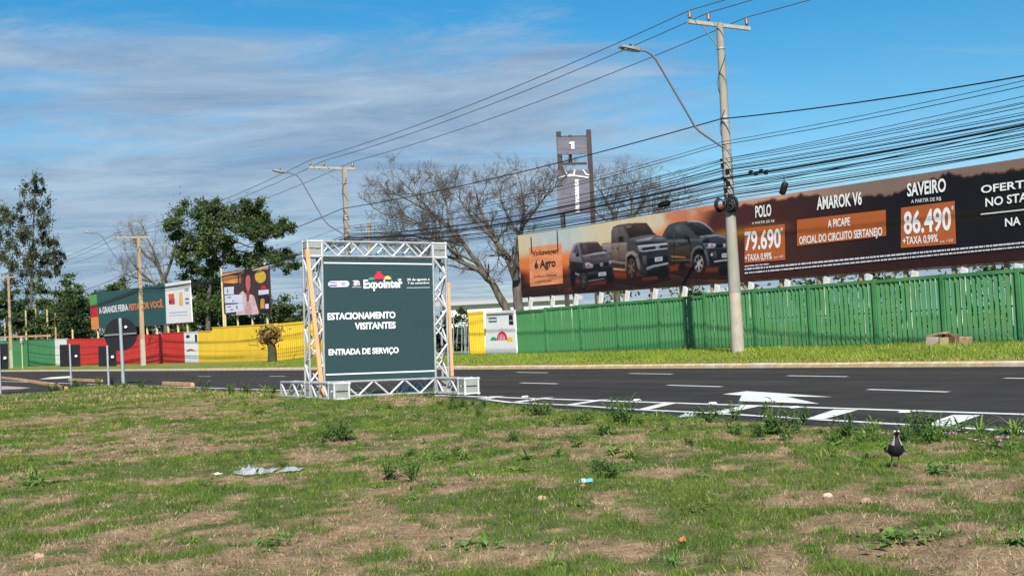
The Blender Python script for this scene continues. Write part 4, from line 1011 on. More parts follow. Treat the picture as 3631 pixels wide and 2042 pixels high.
# ------------------------------------------------------------------ utility poles, lamps and wires
NPOLE = 28.4
sA = on_n(2618, 1262, NPOLE).dot(SV); sB = on_n(1250, 1272, NPOLE).dot(SV); sC = on_n(508, 1297, NPOLE).dot(SV); sD = on_n(40, 1300, NPOLE).dot(SV); sE = sA + 33
HTOP = 11.25
def pole_parts(root, s, kind, arm_off=0.0, h=HTOP, dist=0.0):
    z0 = root.location.z
    b = MB()
    if kind == 'round':
        zz = [-.25, 2.05, 5, 8, h]; rr = [.225, .205, .175, .145, .115]
        b.tube([P(s, NPOLE, z0 + z) for z in zz[:2]], rr[:2], 14); b.build('painted_base', M_concrete_pale, root)
        b = MB(); b.tube([P(s, NPOLE, z0 + z) for z in zz[1:]], rr[1:], 14); b.build('shaft', M_concrete, root)
    else:
        w0, w1 = .19, .11
        def ring(z, w): return [P(s, NPOLE, z0 + z) + SV * i * w * .8 + NV * j * w for i, j in ((-1, -1), (1, -1), (1, 1), (-1, 1))]
        for za, zc_, m, nm in ((-.25, 2.2, M_concrete_pale, 'painted_base'), (2.2, h, M_oldwood if kind == 'wood' else M_concrete, 'shaft')):
            b = MB(); ra, rb = ring(za, w0 + (w1 - w0) * max(za, 0) / h), ring(zc_, w0 + (w1 - w0) * zc_ / h)
            b.add(ra + rb, [(0, 1, 5, 4), (1, 2, 6, 5), (2, 3, 7, 6), (3, 0, 4, 7), (4, 5, 6, 7), (3, 2, 1, 0)]); b.build(nm, m, root)
    za = z0 + h - .10
    b = MB(); b.box(P(s - .14, NPOLE - 1.30 + arm_off, za), SV * .10, NV * 2.75, (0, 0, .12)); b.build('crossarm', M_concrete_pale, root)
    b = MB(); b.tube([P(s - .09, NPOLE - .75 + arm_off, za + .02), P(s - .09, NPOLE, za - .75)], .022, 6); b.build('arm_brace', M_galv, root)
    ins = []
    for q in (-1.22, -.40, 1.32):
        p = P(s - .09, NPOLE + q + arm_off, za + .12)
        b = MB(); b.tube([p, p + Vector((0, 0, .10))], .02, 6); b.tube([p + Vector((0, 0, z)) for z in (.06, .10, .12, .17, .19, .25, .27, .32)], [.05, .085, .055, .08, .052, .075, .05, .035], 8)
        b.build('insulator', M_porcelain, root); ins.append(p + Vector((0, 0, .33)))
    for z, rr_ in ((h - .9, .15), (8.0, .16), (7.85, .16), (6.9, .17), (6.2, .18), (5.6, .185), (5.15, .19)):
        b = MB(); b.tube([P(s, NPOLE, z0 + z), P(s, NPOLE, z0 + z + .05)], rr_, 10); b.build('clamp_band', M_galv, root)
    b = MB()
    for j in range(3):       # an earth wire wound round the shaft
        pts = [P(s, NPOLE, z0 + 4.6 + j * 1.9 + k * .16) + (SV * math.cos(k * .42 + j) + NV * math.sin(k * .42 + j)) * .19 * (1 - .03 * (j + 1)) for k in range(12)]
        b.tube(pts, .011, 5)
    tag(b.build('wound_cable', M_wire, root), kind='stuff')
    return ins
def lamp(root, s, pts, name='lamp_arm'):
    P_ = [on_s(x, y, s - .0) for x, y in pts]
    b = MB(); b.tube(P_, [.036] * len(P_), 8); arm = b.build(name, mat('lamp_arm_grey', (.20, .215, .23), .55, metal=.3), root)
    tip, pr = P_[-1], P_[-2]; d = (tip - pr).normalized(); sd = SV; up = d.cross(sd).normalized()
    if up.z < 0: up = -up
    b = MB(); L = .72
    ring = lambda t, w, hh: [tip + d * t + sd * i * w + up * j * hh for i, j in ((-1, -1), (1, -1), (.8, 1), (-.8, 1))]
    rs = [ring(-.12, .05, .05), ring(.0, .12, .06), ring(.25, .17, .055), ring(L, .12, .03)]
    for ra, rb in zip(rs, rs[1:]): b.add(ra + rb, [(0, 1, 5, 4), (1, 2, 6, 5), (2, 3, 7, 6), (3, 0, 4, 7)])
    b.add(rs[0], [(3, 2, 1, 0)]); b.add(rs[-1], [(0, 1, 2, 3)])
    hd = b.build('lamp_head', mat('lamp_housing', (.26, .27, .28), .5, metal=.3), root)
    b = MB(); b.slab([tip + d * t + sd * i * .10 - up * .066 for t, i in ((.08, -1), (.6, -1), (.6, 1), (.08, 1))], -up * .012); b.build('lens', mat('lamp_glass', (.5, .5, .47), .25), hd)
    b = MB(); b.tube([tip + d * .3 + up * .05, tip + d * .3 + up * .13], .045, 8); b.build('photocell', M_dark, hd)
def pole(s, kind, label, lamp_px=None, arm_off=0.0, h=HTOP):
    root = empty('utility_pole', P(s, NPOLE, verge_z(s, NPOLE)), label, 'pole', 'utility poles along the far verge')
    ins = pole_parts(root, s, kind, arm_off, h)
    if lamp_px: lamp(root, s, lamp_px)
    return root, ins
pA, iA = pole(sA, 'round', 'tall concrete pole with lamp arm standing before the dark billboard', [(2562, 522), (2520, 494), (2482, 468), (2466, 452), (2400, 338), (2326, 212), (2308, 192), (2290, 182), (2262, 177)])
pB, iB = pole(sB, 'square', 'utility pole with lamp arm rising behind the green parking sign', [(1238, 842), (1200, 820), (1165, 798), (1145, 775), (1068, 640), (1054, 623), (1030, 614), (1012, 611)], -.75, 10.75)
pC, iC = pole(sC, 'wood', 'utility pole standing before the red wall and the green board', [(495, 965), (452, 940), (412, 915), (398, 895), (362, 838), (345, 828), (330, 826)], -.5, 10.9)
pD, iD = pole(sD, 'wood', 'leftmost utility pole, before the eucalyptus', None, -.4, 11.6)
pE, iE = pole(sE, 'round', 'utility pole at the right, out beyond the billboard end')
def catenary(a, b, sag, n=22):
    return [a.lerp(b, k / n) - Vector((0, 0, 4 * sag * (k / n) * (1 - k / n))) for k in range(n + 1)]
def cable(name, spans, r, m, label, group, cat='cable'):
    """spans: list of (point, point, sag); one continuous wire"""
    pts = []
    for a_, c_, sg in spans:
        q = catenary(a_, c_, sg); pts += q if not pts else q[1:]
    b = MB(); b.tube(pts, r, 5, caps=False); o = b.build(name, m)
    return tag(o, label, cat, group)
far = P(sD - 60, NPOLE, 0)
for k, w in enumerate(('nearest the road', 'in the middle of the crossarms', 'farthest from the road')):
    cable('power_line', [(iE[k], iA[k], .5), (iA[k], iB[k], .35), (iB[k], iC[k], .5), (iC[k], iD[k], .8)], .017, M_wire_grey, 'overhead power line on the pole tops, the one ' + w, 'power lines on the crossarms', 'power line')
def att(s, z, n=-.2): return P(s, NPOLE + n, z)
def low_cable(zA, zR, zB, zC, r, sagR=.45, sagL=.5, lab=None, grp='cables in the lower bundle', nm='cable', end=None, off=-.2):
    # zR is the height where the wire leaves the picture on the right
    tR = (-20.5 - sA) / (sE - sA); zE = zA + (zR - zA + 4 * sagR * tR * (1 - tR)) / tR
    sp_ = [(att(sE, zE, off), att(sA, zA, off), sagR), (att(sA, zA, off), att(sB, zB, off), sagL)]
    if zC: sp_ += [(att(sB, zB, off), att(sC, zC, off), .6), (att(sC, zC, off), att(sD, zC - .1, off), .8)]
    cable(nm, sp_, r, M_wire, lab or 'thin black cable in the sagging bundle on the poles', grp)
zr = lambda y: (1097 - y) * 32.4 / 4400 + 1.24
za_ = lambda y: (1147 - y) * 41.7 / 4400 + 1.24
zb_ = lambda y: (1215 - y) * 68.2 / 4400 + 1.24
low_cable(za_(415), zr(277), zb_(735), 8.4, .022, .7, .25, 'upper black cable strung well above the bundle, at lamp-arm height', 'single upper cables')
low_cable(za_(497), zr(297), zb_(800), 7.9, .010, .5, .4, 'thin black cable just below the upper black cable', 'single upper cables')
low_cable(za_(508), zr(316), zb_(808), None, .012, .5, .4, 'second thin cable below the upper black cable', 'single upper cables')
rr_ = random.Random(5)
for ya, yr, yb_, r in ((553, 362, 812, .009), (562, 372, 818, .010), (572, 388, 822, .012), (582, 402, 826, .009), (590, 420, 832, .009), (600, 432, 836, .012), (640, 478, 846, .010), (650, 486, 850, .009), (662, 500, 853, .013), (672, 508, 856, .010), (558, 350, 806, .010), (586, 410, 829, .013), (607, 442, 838, .012), (618, 446, 840, .010), (634, 468, 845, .012), (646, 474, 848, .014), (655, 492, 852, .012), (680, 516, 858, .012), (596, 426, 834, .010)):
    low_cable(za_(ya), zr(yr), zb_(yb_), 6.6 if rr_.random() < .5 else None, r, .35 + rr_.random() * .2, .35 + rr_.random() * .35, off=-.2 + .4 * rr_.random())
low_cable(za_(628), zr(452), zb_(842), 6.7, .036, .45, .45, 'thickest black cable running through the bundle', 'thick cables in the bundle')
low_cable(za_(668), zr(462), zb_(848), None, .016, .5, .5, 'black cable close below the thickest one', 'thick cables in the bundle')
low_cable(za_(690), zr(535), zb_(862), 6.4, .022, .4, .5, 'lowest heavy black cable of the bundle', 'thick cables in the bundle')
low_cable(za_(703), zr(538), zb_(870), None, .012, .45, .45, 'thin cable at the very bottom of the bundle', 'cables in the lower bundle bottom')
# coils, splice boxes and knots on the cables near the tall pole
def coil(c, ax, r, label):
    b = MB(); c = Vector(c); up = Vector((0, 0, 1)); ax = Vector(ax)
    for j in range(5):
        rr2 = r * (1 - .08 * j); o = ax.cross(up) * (.03 * (j - 2))
        b.tube([c + o + (ax * math.cos(t) * .75 + up * math.sin(t)) * rr2 for t in [2 * math.pi * k / 20 for k in range(21)]], .017, 5, caps=False)
    tag(b.build('cable_coil', M_wire), label, 'cable coil', 'cable coils on the tall pole')
zc0 = za_(722)
coil(P(sA - .12, NPOLE - .33, zc0), (NV + SV * .2).normalized(), .24, 'loose black cable coil hung on the left of the tall pole')
coil(P(sA + .28, NPOLE - .16, zc0), (SV * .8 + NV * .6).normalized(), .27, 'dense black cable coil hung on the right of the tall pole')
coil(P(sA + .24, NPOLE - .20, zc0 - .12), (SV * .8 + NV * .6).normalized(), .17, 'small black cable coil inside the dense right-hand coil')
def splice(x, y, L, r, tilt, label, n=NPOLE - .2):
    p = on_n(x, y, n); d = (SV * math.cos(tilt) + Vector((0, 0, math.sin(tilt)))); b = MB()
    b.tube([p - d * L / 2, p - d * L * .42, p - d * L * .2, p + d * L * .2, p + d * L * .42, p + d * L / 2], [r * .5, r * .95, r, r, r * .95, r * .5], 10)
    root = empty('splice_closure', p - Vector((0, 0, r)), label, 'cable box')
    b.build('body', M_black, root)
    b = MB(); b.tube([p + d * L * .2 + Vector((0, 0, r * .8)), p + d * L * .2 + Vector((0, 0, .30))], .012, 5); b.tube([p - d * L * .2 + Vector((0, 0, r * .8)), p - d * L * .2 + Vector((0, 0, .24))], .012, 5); b.build('hanger', M_wire, root)
splice(2355, 724, .62, .10, R(4), 'black cable splice closure hanging left of the tall pole')
splice(2779, 668, .42, .11, R(62), 'black cable closure hanging tilted right of the tall pole')
for k, x in enumerate((2662, 2680, 2698, 2716)):
    p = on_n(x, 612 - k * 2 + (k % 2) * 6, NPOLE - .2); b = MB(); b.cbox(p, SV * .12, NV * .06, (0, 0, .14)); b.tube([p - SV * .1, p + SV * .1 + Vector((0, 0, .03))], .03, 6)
    tag(b.build('cable_connector', M_black), 'small black connector clipped to the bundle right of the tall pole', 'connector', 'connectors on the bundle')
for k in range(9):       # dark clamps and straps on the shaft itself
    z = za_(560 + k * 22); a0 = random.uniform(-1, 1); b = MB()
    b.cbox(P(sA, NPOLE, z) + (-NV * math.cos(a0) + SV * math.sin(a0)) * .18, SV * .10, NV * .09, (0, 0, random.uniform(.06, .16))); b.build('bracket', M_black, pA)
# a leaning stub post beside the second pole
b = MB(); p = on_n(1309, 1255, 33.5); p.z = .25; q = on_n(1309, 790, 33.5); b.tube([p, q], [.13, .10], 8)
tag(b.build('timber_post', M_oldwood), 'bare weathered timber post rising behind the top of the parking sign', 'post')

# ------------------------------------------------------------------ painted walls on the left
NW = 31.6
def wall(name, x0, x1, yt0, yt1, m, label, cat='wall', th=.16, nn_=NW, zbase=.05):
    p0, p1 = on_n(x0, yt0, nn_), on_n(x1, yt1, nn_)
    root = empty(name, Vector((p0.x, p0.y, zbase)), label, cat)
    b = MB(); q0, q1 = Vector((p0.x, p0.y, zbase)), Vector((p1.x, p1.y, zbase)); e = NV * th
    b.add([q0, q1, p1, p0, q0 + e, q1 + e, p1 + e, p0 + e], [(0, 1, 2, 3), (7, 6, 5, 4), (3, 2, 6, 7), (0, 3, 7, 4), (1, 5, 6, 2), (0, 4, 5, 1)])
    b.build('masonry', m, root)
    # slightly proud coping and piers between the bays
    b = MB(); d = p1 - p0; b.box(p0 - NV * .03 + Vector((0, 0, .002)), d, NV * (th + .06), (0, 0, .06)); b.build('coping', m, root)
    return root, p0, p1
wall('boundary_wall', -140, 53, 1212, 1208, M_gwall, 'far green end of the boundary wall left of the leftmost pole')
wall('boundary_wall', 53, 194, 1208, 1205, M_gwall, 'green painted stretch of the boundary wall behind the round pink sign')
wall('boundary_wall', 194, 236, 1203, 1202, M_white, 'narrow white wall bay between the green and the red paint')
wall('boundary_wall', 236, 372, 1203, 1202, M_red, 'low red wall stretch between the two black rectangular signs')
wall('boundary_wall', 372, 568, 1195, 1186, M_red, 'red wall stretch behind the utility pole')
wall('boundary_wall', 574, 652, 1182, 1180, M_red, 'short red wall bay just right of the dark strip drawn as the pole shadow')
ww, w0, w1 = wall('boundary_wall', 652, 701, 1180, 1178, M_white, 'white wall bay with a small printed logo between red and yellow')
wall('boundary_wall', 701, 752, 1177, 1175, M_yellow, 'lower yellow wall bay beside the white bay')
wall('boundary_wall', 752, 978, 1163, 1150, M_yellow, 'high yellow wall stretch behind the stump')
b = MB(); p0, p1 = on_n(568, 1186, NW), on_n(574, 1184, NW); b.box(Vector((p0.x, p0.y, .05)) + NV * .1, Vector((p1.x - p0.x, p1.y - p0.y, 0)), NV * .1, (0, 0, p0.z - .2)); tag(b.build('pole_shadow_strip', M_dark), 'dark strip standing in for the pole shadow on the red wall', 'gap')  # black strip set in the red wall as the utility pole's cast shadow
lg = MB()
for cx, cy, rx, ry, mi in ((676, 1243, 12, 6, 0), (666, 1245, 6, 3, 1), (688, 1244, 6, 4, 2)): lg.poly([on_n(cx + rx * math.cos(t), cy - ry * math.sin(t), NW - .02) for t in [math.pi * k / 10 for k in range(11)]], mi)
lg.poly([on_n(x, y, NW - .02) for x, y in ((660, 1188), (672, 1187), (672, 1197), (660, 1198))], 3); lg.poly([on_n(x, y, NW - .02) for x, y in ((690, 1186), (698, 1186), (699, 1212), (692, 1212))], 3)
lg.build('printed_logo', [M_ired, M_iteal, M_iyel, M_idk], ww)
b = MB(); p0, p1 = on_n(-140, 1203, NW - .1), on_n(175, 1193, NW - .1); b.box(p0, p1 - p0, NV * .14, (0, 0, .24)); tag(b.build('timber_beam', M_wood), 'long raw timber beam lying along the top of the green wall', 'beam')
# yellow slat gate behind the sign
gate = empty('slat_gate', P(on_n(978, 1280, NW).dot(SV), NW, .05), 'yellow slatted gate panel seen beside the left truss column', 'gate')
s0_, s1_ = on_n(978, 1280, NW).dot(SV), on_n(1172, 1270, NW).dot(SV); z1 = on_n(1030, 1143, NW).z
b = MB(); b.box(P(s0_, NW, z1 - .16), SV * (s1_ - s0_), NV * .12, (0, 0, .16)); b.box(P(s0_, NW, .08), SV * (s1_ - s0_), NV * .12, (0, 0, .14)); b.build('rail', M_yellow, gate)
npp = 26
for k in range(npp):
    s = s0_ + (s1_ - s0_) * (k + .5) / npp; b = MB(); b.box(P(s - .11, NW + .02, .10), SV * .22 * (s1_ - s0_) / npp / .30, NV * .05, (0, 0, z1 - .2)); b.build('slat', M_yellow, gate)
for s in (s0_, s1_):
    b = MB(); b.box(P(s - .1, NW - .03, .0), SV * .2, NV * .2, (0, 0, z1 + .03)); b.build('post', M_yellow, gate)
# pruned stump in front of the yellow wall
p = on_n(966, 1296, 29.6); p.z = verge_z(p.dot(SV), 29.6)
root = empty('pruned_stump', p, 'pruned leafy stump in front of the yellow wall', 'stump')
b = MB(); b.tube([p + Vector((0, 0, -.1)), p + Vector((.03, 0, .6)), p + Vector((-.03, 0, 1.15))], [.34, .30, .27], 9); b.build('trunk', mat('stump_dark', (.05, .05, .03), .95, .4, 3.0), root)
g_ = np.random.default_rng(77); n_ = 420; ct = np.array(p) + np.array([-.1, 0, 1.75]) + g_.normal(0, 1, (n_, 3)) * np.array([.38, .3, .30]); a_ = g_.normal(0, .12, (n_, 3)); w_ = g_.normal(0, .06, (n_, 3))
np_mesh('leaves', np.stack([ct - a_, ct + w_, ct + a_, ct - w_], 1).reshape(-1, 3), np.arange(4 * n_).reshape(-1, 4), mat('stump_leaf', (.16, .10, .03), .8, .4, 4.0), root)
b = MB()
for k in range(7):
    t = 6.28 * k / 7; b.tube([p + Vector((-.03, 0, 1.1)), p + Vector((-.06 + .14 * math.cos(t), .12 * math.sin(t), 1.5)), p + Vector((-.1 + .3 * math.cos(t), .25 * math.sin(t), 1.85))], [.05, .035, .015], 4)
b.build('shoots', M_twig, root)
# gate opening, yellow post panel and white logo panel left of the green fence
yp = empty('yellow_panel', P(on_n(1667, 1262, NF).dot(SV), NF, .2), 'narrow yellow corrugated panel left of the white logo panel', 'panel')
s0_, s1_ = on_n(1667, 1262, NF).dot(SV), on_n(1722, 1262, NF).dot(SV); z1 = on_n(1690, 1106, NF).z
for k in range(9):
    s = s0_ + (s1_ - s0_) * k / 9; b = MB(); w = (s1_ - s0_) / 9; b.add([P(s, NF, .15), P(s + w * .25, NF - .03, .15), P(s + w * .65, NF - .03, .15), P(s + w * .96, NF, .15), P(s, NF, z1), P(s + w * .25, NF - .03, z1), P(s + w * .65, NF - .03, z1), P(s + w * .96, NF, z1)], [(0, 1, 5, 4), (1, 2, 6, 5), (2, 3, 7, 6), (0, 4, 7, 3), (4, 5, 6, 7)]); b.build('slat', M_yellow, yp)
b = MB(); b.box(P(s0_, NF - .035, z1 - .12), SV * (s1_ - s0_), NV * .08, (0, 0, .14)); b.build('rail', M_yellow, yp)
wp = empty('logo_panel', P(on_n(1722, 1262, NF).dot(SV), NF - .1, .2), 'white panel with three coloured domes at the end of the green fence', 'panel')
NPn = NF - .1
def WPx(x, y, l=0): return on_n(1600 + x / 4.83, 1050 + y / 4.83, NPn - l)
b = MB(); b.slab([WPx(585, 1030), WPx(1118, 985), WPx(1080, 235), WPx(590, 262)], NV * .08); wpb = b.build('board', M_white, wp)
def wmk(pts, m, l=.006): q = MB(); q.poly([WPx(x, y, l) for x, y in pts]); q.build('printed_mark', m, wpb)
wmk(((605, 300), (1060, 285), (1062, 318), (606, 335)), ink('panel_grey', (120, 118, 128))); wmk(((985, 325), (1052, 322), (1066, 486), (990, 488)), K_blk, .010); wmk(((990, 408), (1060, 406), (1062, 428), (992, 430)), K_pale, .013)
wmk(((640, 368), (776, 362), (780, 444), (642, 450)), ink('panel_green', (60, 100, 98))); wmk(((650, 398), (770, 394), (770, 418), (650, 420)), M_ink_white, .010)
wmk([(870 + 92 * math.cos(t), 752 - 150 * math.sin(t)) for t in [math.pi * k / 16 for k in range(17)]], M_ired); wmk([(725 + 55 * math.cos(t), 758 - 62 * math.sin(t)) for t in [math.pi * k / 12 for k in range(13)]], M_iteal); wmk([(1005 + 50 * math.cos(t), 775 - 85 * math.sin(t)) for t in [math.pi * k / 12 for k in range(13)]], mat('ink_yellow', lin((240, 200, 40)), .6))
for k in range(5): wmk(((806 + k * 28, 760), (816 + k * 28, 760), (822 + k * 22, 640 + abs(k - 2) * 18), (816 + k * 22, 640 + abs(k - 2) * 18)), M_ink_white, .010)
wmk([(866 + 30 * math.cos(t), 572 - 52 * math.sin(t)) for t in [2 * math.pi * k / 12 for k in range(12)]], ink('panel_pink', (236, 206, 212)))
mg = empty('mesh_gate', P(on_n(1600, 1262, NF).dot(SV), NF, .2), 'grey tube gate in the opening left of the yellow panel', 'gate')
def gp(x, y): return on_n(1550 + x / 5.368, 1020 + y / 5.368, NF + .3)
for a_, c_ in (((310, 1290), (310, 560)), ((550, 1290), (552, 710)), ((530, 1290), (520, 760)), ((370, 1120), (395, 750)), ((395, 755), (525, 755)), ((430, 650), (590, 650)), ((310, 700), (590, 690)), ((600, 1290), (596, 640)), ((310, 1240), (600, 1240)), ((470, 1240), (470, 760))):
    b = MB(); b.tube([gp(*a_), gp(*c_)], .035, 6); b.build('gate_tube', M_galv, mg)

# ------------------------------------------------------------------ advertising boards behind the left wall
NBL = 35.5
def LB(x, y, l=0.0): return on_n(x, y, NBL - l)
def c3(x, y): return (300 + x / 3.22, 950 + y / 3.22)
gb = empty('billboard', P(LB(342, 1100).dot(SV), NBL, .2), 'dark green advertising board with white and orange lettering beside a white panel', 'billboard')
b = MB(); b.slab([LB(*c3(165, 690)), LB(*c3(925, 652)), LB(*c3(908, 186)), LB(*c3(135, 285))], NV * .08); b.build('green_panel', mat('board_green', lin((44, 84, 82)), .6, .08, .5), gb)
for k, (y0, y1, y2, y3, m) in enumerate(((310, 430, 302, 424, ink('board_lime', (84, 158, 76))), (430, 565, 424, 556, ink('board_red', (198, 24, 44))), (565, 704, 556, 694, ink('board_orange', (232, 138, 60))))):
    xs_ = lambda y, r: (55 + (y - 310) * .062) + r * 84
    b = MB(); b.slab([LB(*c3(xs_(y1, 0), y1)), LB(*c3(xs_(y1, 1), y3)), LB(*c3(xs_(y0, 1), y2)), LB(*c3(xs_(y0, 0), y0))], NV * .08); b.build('colour_block', m, gb)
b = MB(); b.slab([LB(*c3(935, 636)), LB(*c3(1228, 616)), LB(*c3(1200, 140)), LB(*c3(918, 180))], NV * .08); wpan = b.build('white_panel', M_white, gb)
text('A GRANDE FEIRA', LB(*c3(168, 522), .02), LB(*c3(500, 482), .02), LB(*c3(160, 452), .02), M_ink_white, gb, .03)
text('FEITA POR VOCÊ.', LB(*c3(510, 482), .02), LB(*c3(902, 444), .02), LB(*c3(505, 412), .02), ink('board_text_orange', (226, 130, 70)), gb, .03)
def lmk(pts, m, par, l=.012): q = MB(); q.poly([LB(*c3(x, y), l) for x, y in pts]); q.build('printed_mark', m, par)
lmk(((956, 300), (1020, 290), (1028, 410), (966, 416)), ink('panel_redorange', (214, 92, 62)), wpan); lmk(((985, 350), (1028, 350), (1030, 412), (985, 414)), ink('panel_crimson', (200, 50, 70)), wpan, .016); lmk(((960, 370), (984, 366), (984, 410), (966, 412)), K_dk2, wpan, .018)
lmk(((1076, 290), (1114, 270), (1124, 430), (1078, 428)), ink('panel_amber', (226, 186, 110)), wpan); lmk(((1140, 240), (1186, 230), (1190, 260), (1142, 266)), ink('panel_bluegrey', (150, 164, 192)), wpan); lmk(((1146, 345), (1190, 340), (1192, 362), (1148, 366)), ink('panel_slate', (120, 130, 156)), wpan); lmk(((1150, 390), (1190, 386), (1192, 410), (1152, 412)), ink('panel_slate', (120, 130, 156)), wpan)
lmk(((962, 506), (1170, 494), (1170, 504), (962, 516)), ink('panel_line', (176, 186, 204)), wpan); lmk(((962, 540), (1174, 530), (1174, 536), (962, 546)), ink('panel_line', (176, 186, 204)), wpan)
def lpost(parent, x, y0, y1, r=.12, m=None, n=NBL + .2):
    p = on_n(x, y1, n); t = on_n(x - .05 * (y1 - y0), y0, n); b = MB(); p.z = min(p.z, .1); b.tube([p, t], r, 7); return b.build('post', m or M_oldwood, parent)
M_postpale = mat('pale_timber', (.50, .40, .22), .85, .25, 1.0)
for x, y in ((353, 1150), (430, 1150), (528, 1150), (563, 1148), (603, 1146), (638, 1146), (672, 1144)): lpost(gb, x, y, 1280, m=M_postpale)
ab = empty('billboard', P(LB(795, 1100).dot(SV), NBL, .2), 'square advertising board picturing a person in a pale shirt, behind the yellow wall', 'billboard')
b = MB(); b.slab([LB(798, 1116), LB(961, 1112), LB(954, 941), LB(789, 967)], NV * .08); abp = b.build('board', ink('ad_brown', (70, 48, 44)), ab)
def A(x, y): return (770 + x / 6.586, 920 + y / 6.586)
def amk(pts, m, l): q = MB(); q.poly([LB(*A(x, y), l) for x, y in pts]); q.build('printed_shape', m, abp)
amk(((130, 330), (620, 250), (620, 310), (140, 390)), ink('ad_peach', (206, 140, 100)), .010); amk(((140, 400), (470, 370), (490, 540), (390, 560), (150, 550)), ink('ad_orange', (224, 150, 76)), .012); amk(((500, 360), (560, 350), (560, 560), (520, 570)), ink('ad_tan', (150, 110, 90)), .013)
amk(((800, 190), (1200, 140), (1200, 230), (830, 260)), ink('ad_pale', (214, 186, 160)), .010); amk([(1010 + 130 * math.cos(t), 400 + 150 * math.sin(t)) for t in [2 * math.pi * k / 18 for k in range(18)]], ink('ad_yellow', (216, 176, 56)), .011)
amk(((440, 1300), (520, 800), (600, 730), (700, 850), (790, 810), (860, 850), (980, 1260), (900, 1280)), ink('ad_shirt', (214, 184, 184)), .014); amk(((640, 1290), (690, 990), (780, 1000), (830, 1290)), ink('ad_shirt2', (196, 156, 160)), .016)
amk([(712 + 92 * math.cos(t), 470 + 250 * math.sin(t)) for t in [2 * math.pi * k / 18 for k in range(18)]], ink('ad_hair', (58, 34, 36)), .016); amk([(722 + 58 * math.cos(t), 540 + 205 * math.sin(t)) for t in [2 * math.pi * k / 18 for k in range(18)]], ink('ad_skin', (196, 98, 100)), .018); amk(((670, 740), (760, 740), (740, 980), (690, 990)), ink('ad_skin_shade', (140, 66, 66)), .017)
amk(((160, 650), (390, 630), (390, 810), (165, 820)), K_plate, .020); amk(((175, 840), (420, 820), (600, 820), (600, 1010), (180, 1020)), K_plate, .020); amk(((190, 1060), (610, 1030), (610, 1200), (200, 1250)), K_plate, .020)
for pts in (((225, 690), (250, 685), (265, 775), (240, 780)), ((440, 1080), (470, 1075), (480, 1150), (450, 1160)), ((350, 960), (400, 955), (400, 975), (350, 980)), ((310, 1160), (370, 1155), (370, 1180), (310, 1185)), ((230, 880), (330, 872), (330, 892), (230, 900)), ((240, 1100), (330, 1092), (330, 1110), (240, 1118))): amk(pts, ink('ad_ink', (92, 100, 112)), .024)
amk(((960, 720), (1205, 700), (1205, 800), (970, 830)), K_plate, .014); amk([(1080 + 70 * math.cos(t), 690 - 85 * math.sin(t)) for t in [math.pi * k / 10 for k in range(11)]], M_ired, .016); amk(((950, 850), (1220, 830), (1240, 1250), (1010, 1240)), K_blk, .012); amk(((1010, 940), (1060, 900), (1105, 930), (1105, 1140), (1010, 1150)), ink('ad_gold', (210, 150, 70)), .016); amk(((1120, 1040), (1205, 1030), (1205, 1145), (1125, 1150)), K_plate, .016)
for x, y in ((806, 1112), (850, 1110), (902, 1108), (956, 1104), (800, 950), (955, 932)): lpost(ab, x, y, 1270, .09, M_postpale, NBL + .25)
for k, (x, y) in enumerate(((22, 1130), (62, 1118), (96, 1100), (131, 1080), (172, 1098), (201, 1110), (262, 1168))):
    p = on_n(x, 1290, 36 + k * .25); t = on_n(x - 5, y, 36 + k * .25); p.z = .2; b = MB(); b.tube([p, t], [.16, .13], 7)
    tag(b.build('timber_post', M_oldwood if k % 2 else M_postpale), 'bare timber post standing behind the green wall, ' + ('first', 'second', 'third', 'fourth', 'fifth', 'sixth', 'seventh')[k] + ' from the left', 'post', 'bare posts behind the wall')

# ------------------------------------------------------------------ road signs seen from behind
def bolt_sign(root, x, y, Y):
    p = at_y(x, y, Y - .02); b = MB(); b.ball(p, .065, 0, 8, 6); b.build('reflector', M_white, root)
def back_sign(xp, yt, yb, quad, dot, label):
    p = on_z(xp + 6, yb, .0); Y = p.y; root = empty('road_sign', p, label, 'sign', 'black-backed road signs')
    b = MB(); t = at_y(xp, yt, Y); b.tube([p - Vector((0, 0, .1)), t], .045, 8); b.build('post', M_galv, root)
    q = [at_y(x, y, Y + .08) for x, y in quad]; b = MB(); b.slab(q, Vector((0, .02, 0))); b.build('plate', M_dark, root)
    bolt_sign(root, *dot, Y + .06)
    return root
back_sign(247, 1219, 1366, ((213, 1300), (285, 1299), (283, 1221), (211, 1222)), (270, 1263), 'black rectangular sign back on a post before the white wall bay')
back_sign(380, 1225, 1372, ((350, 1299), (413, 1298), (411, 1228), (348, 1228)), (399, 1266), 'black rectangular sign back on a post left of the round sign')
back_sign(-4, 1215, 1398, ((-48, 1310), (29, 1309), (27, 1218), (-50, 1220)), (18, 1270), 'black rectangular sign back cut by the left picture edge')
p = on_z(438, 1361, .0); Y = p.y
root = empty('road_sign', p, 'large round black sign back with crossbar on a thick grey post', 'sign', 'black-backed road signs')
b = MB(); b.tube([p - Vector((0, 0, .1)), at_y(426, 1128, Y)], .075, 10); b.build('post', M_galv, root)
c_ = at_y(428, 1185, Y + .12); rad = 59 * Y / F
b = MB(); b.slab([c_ + Vector((math.cos(t), 0, math.sin(t))) * rad for t in [2 * math.pi * k / 40 for k in range(40)]], Vector((0, .025, 0))); b.build('plate', M_dark, root)
b = MB(); b.cbox(c_ - Vector((0, .04, 0)), (rad * 1.95, 0, rad * .04), (0, .04, 0), (0, 0, .07)); b.build('crossbar', mat('bar_grey', (.16, .18, .21), .5, metal=.3), root)
bolt_sign(root, 446, 1160, Y + .09)
p = on_n(80, 1301, 26.5); p.z = verge_z(p.dot(SV), 26.5); root = empty('road_sign', p, 'small round pale pink sign on a thin yellow post before the green wall', 'sign')
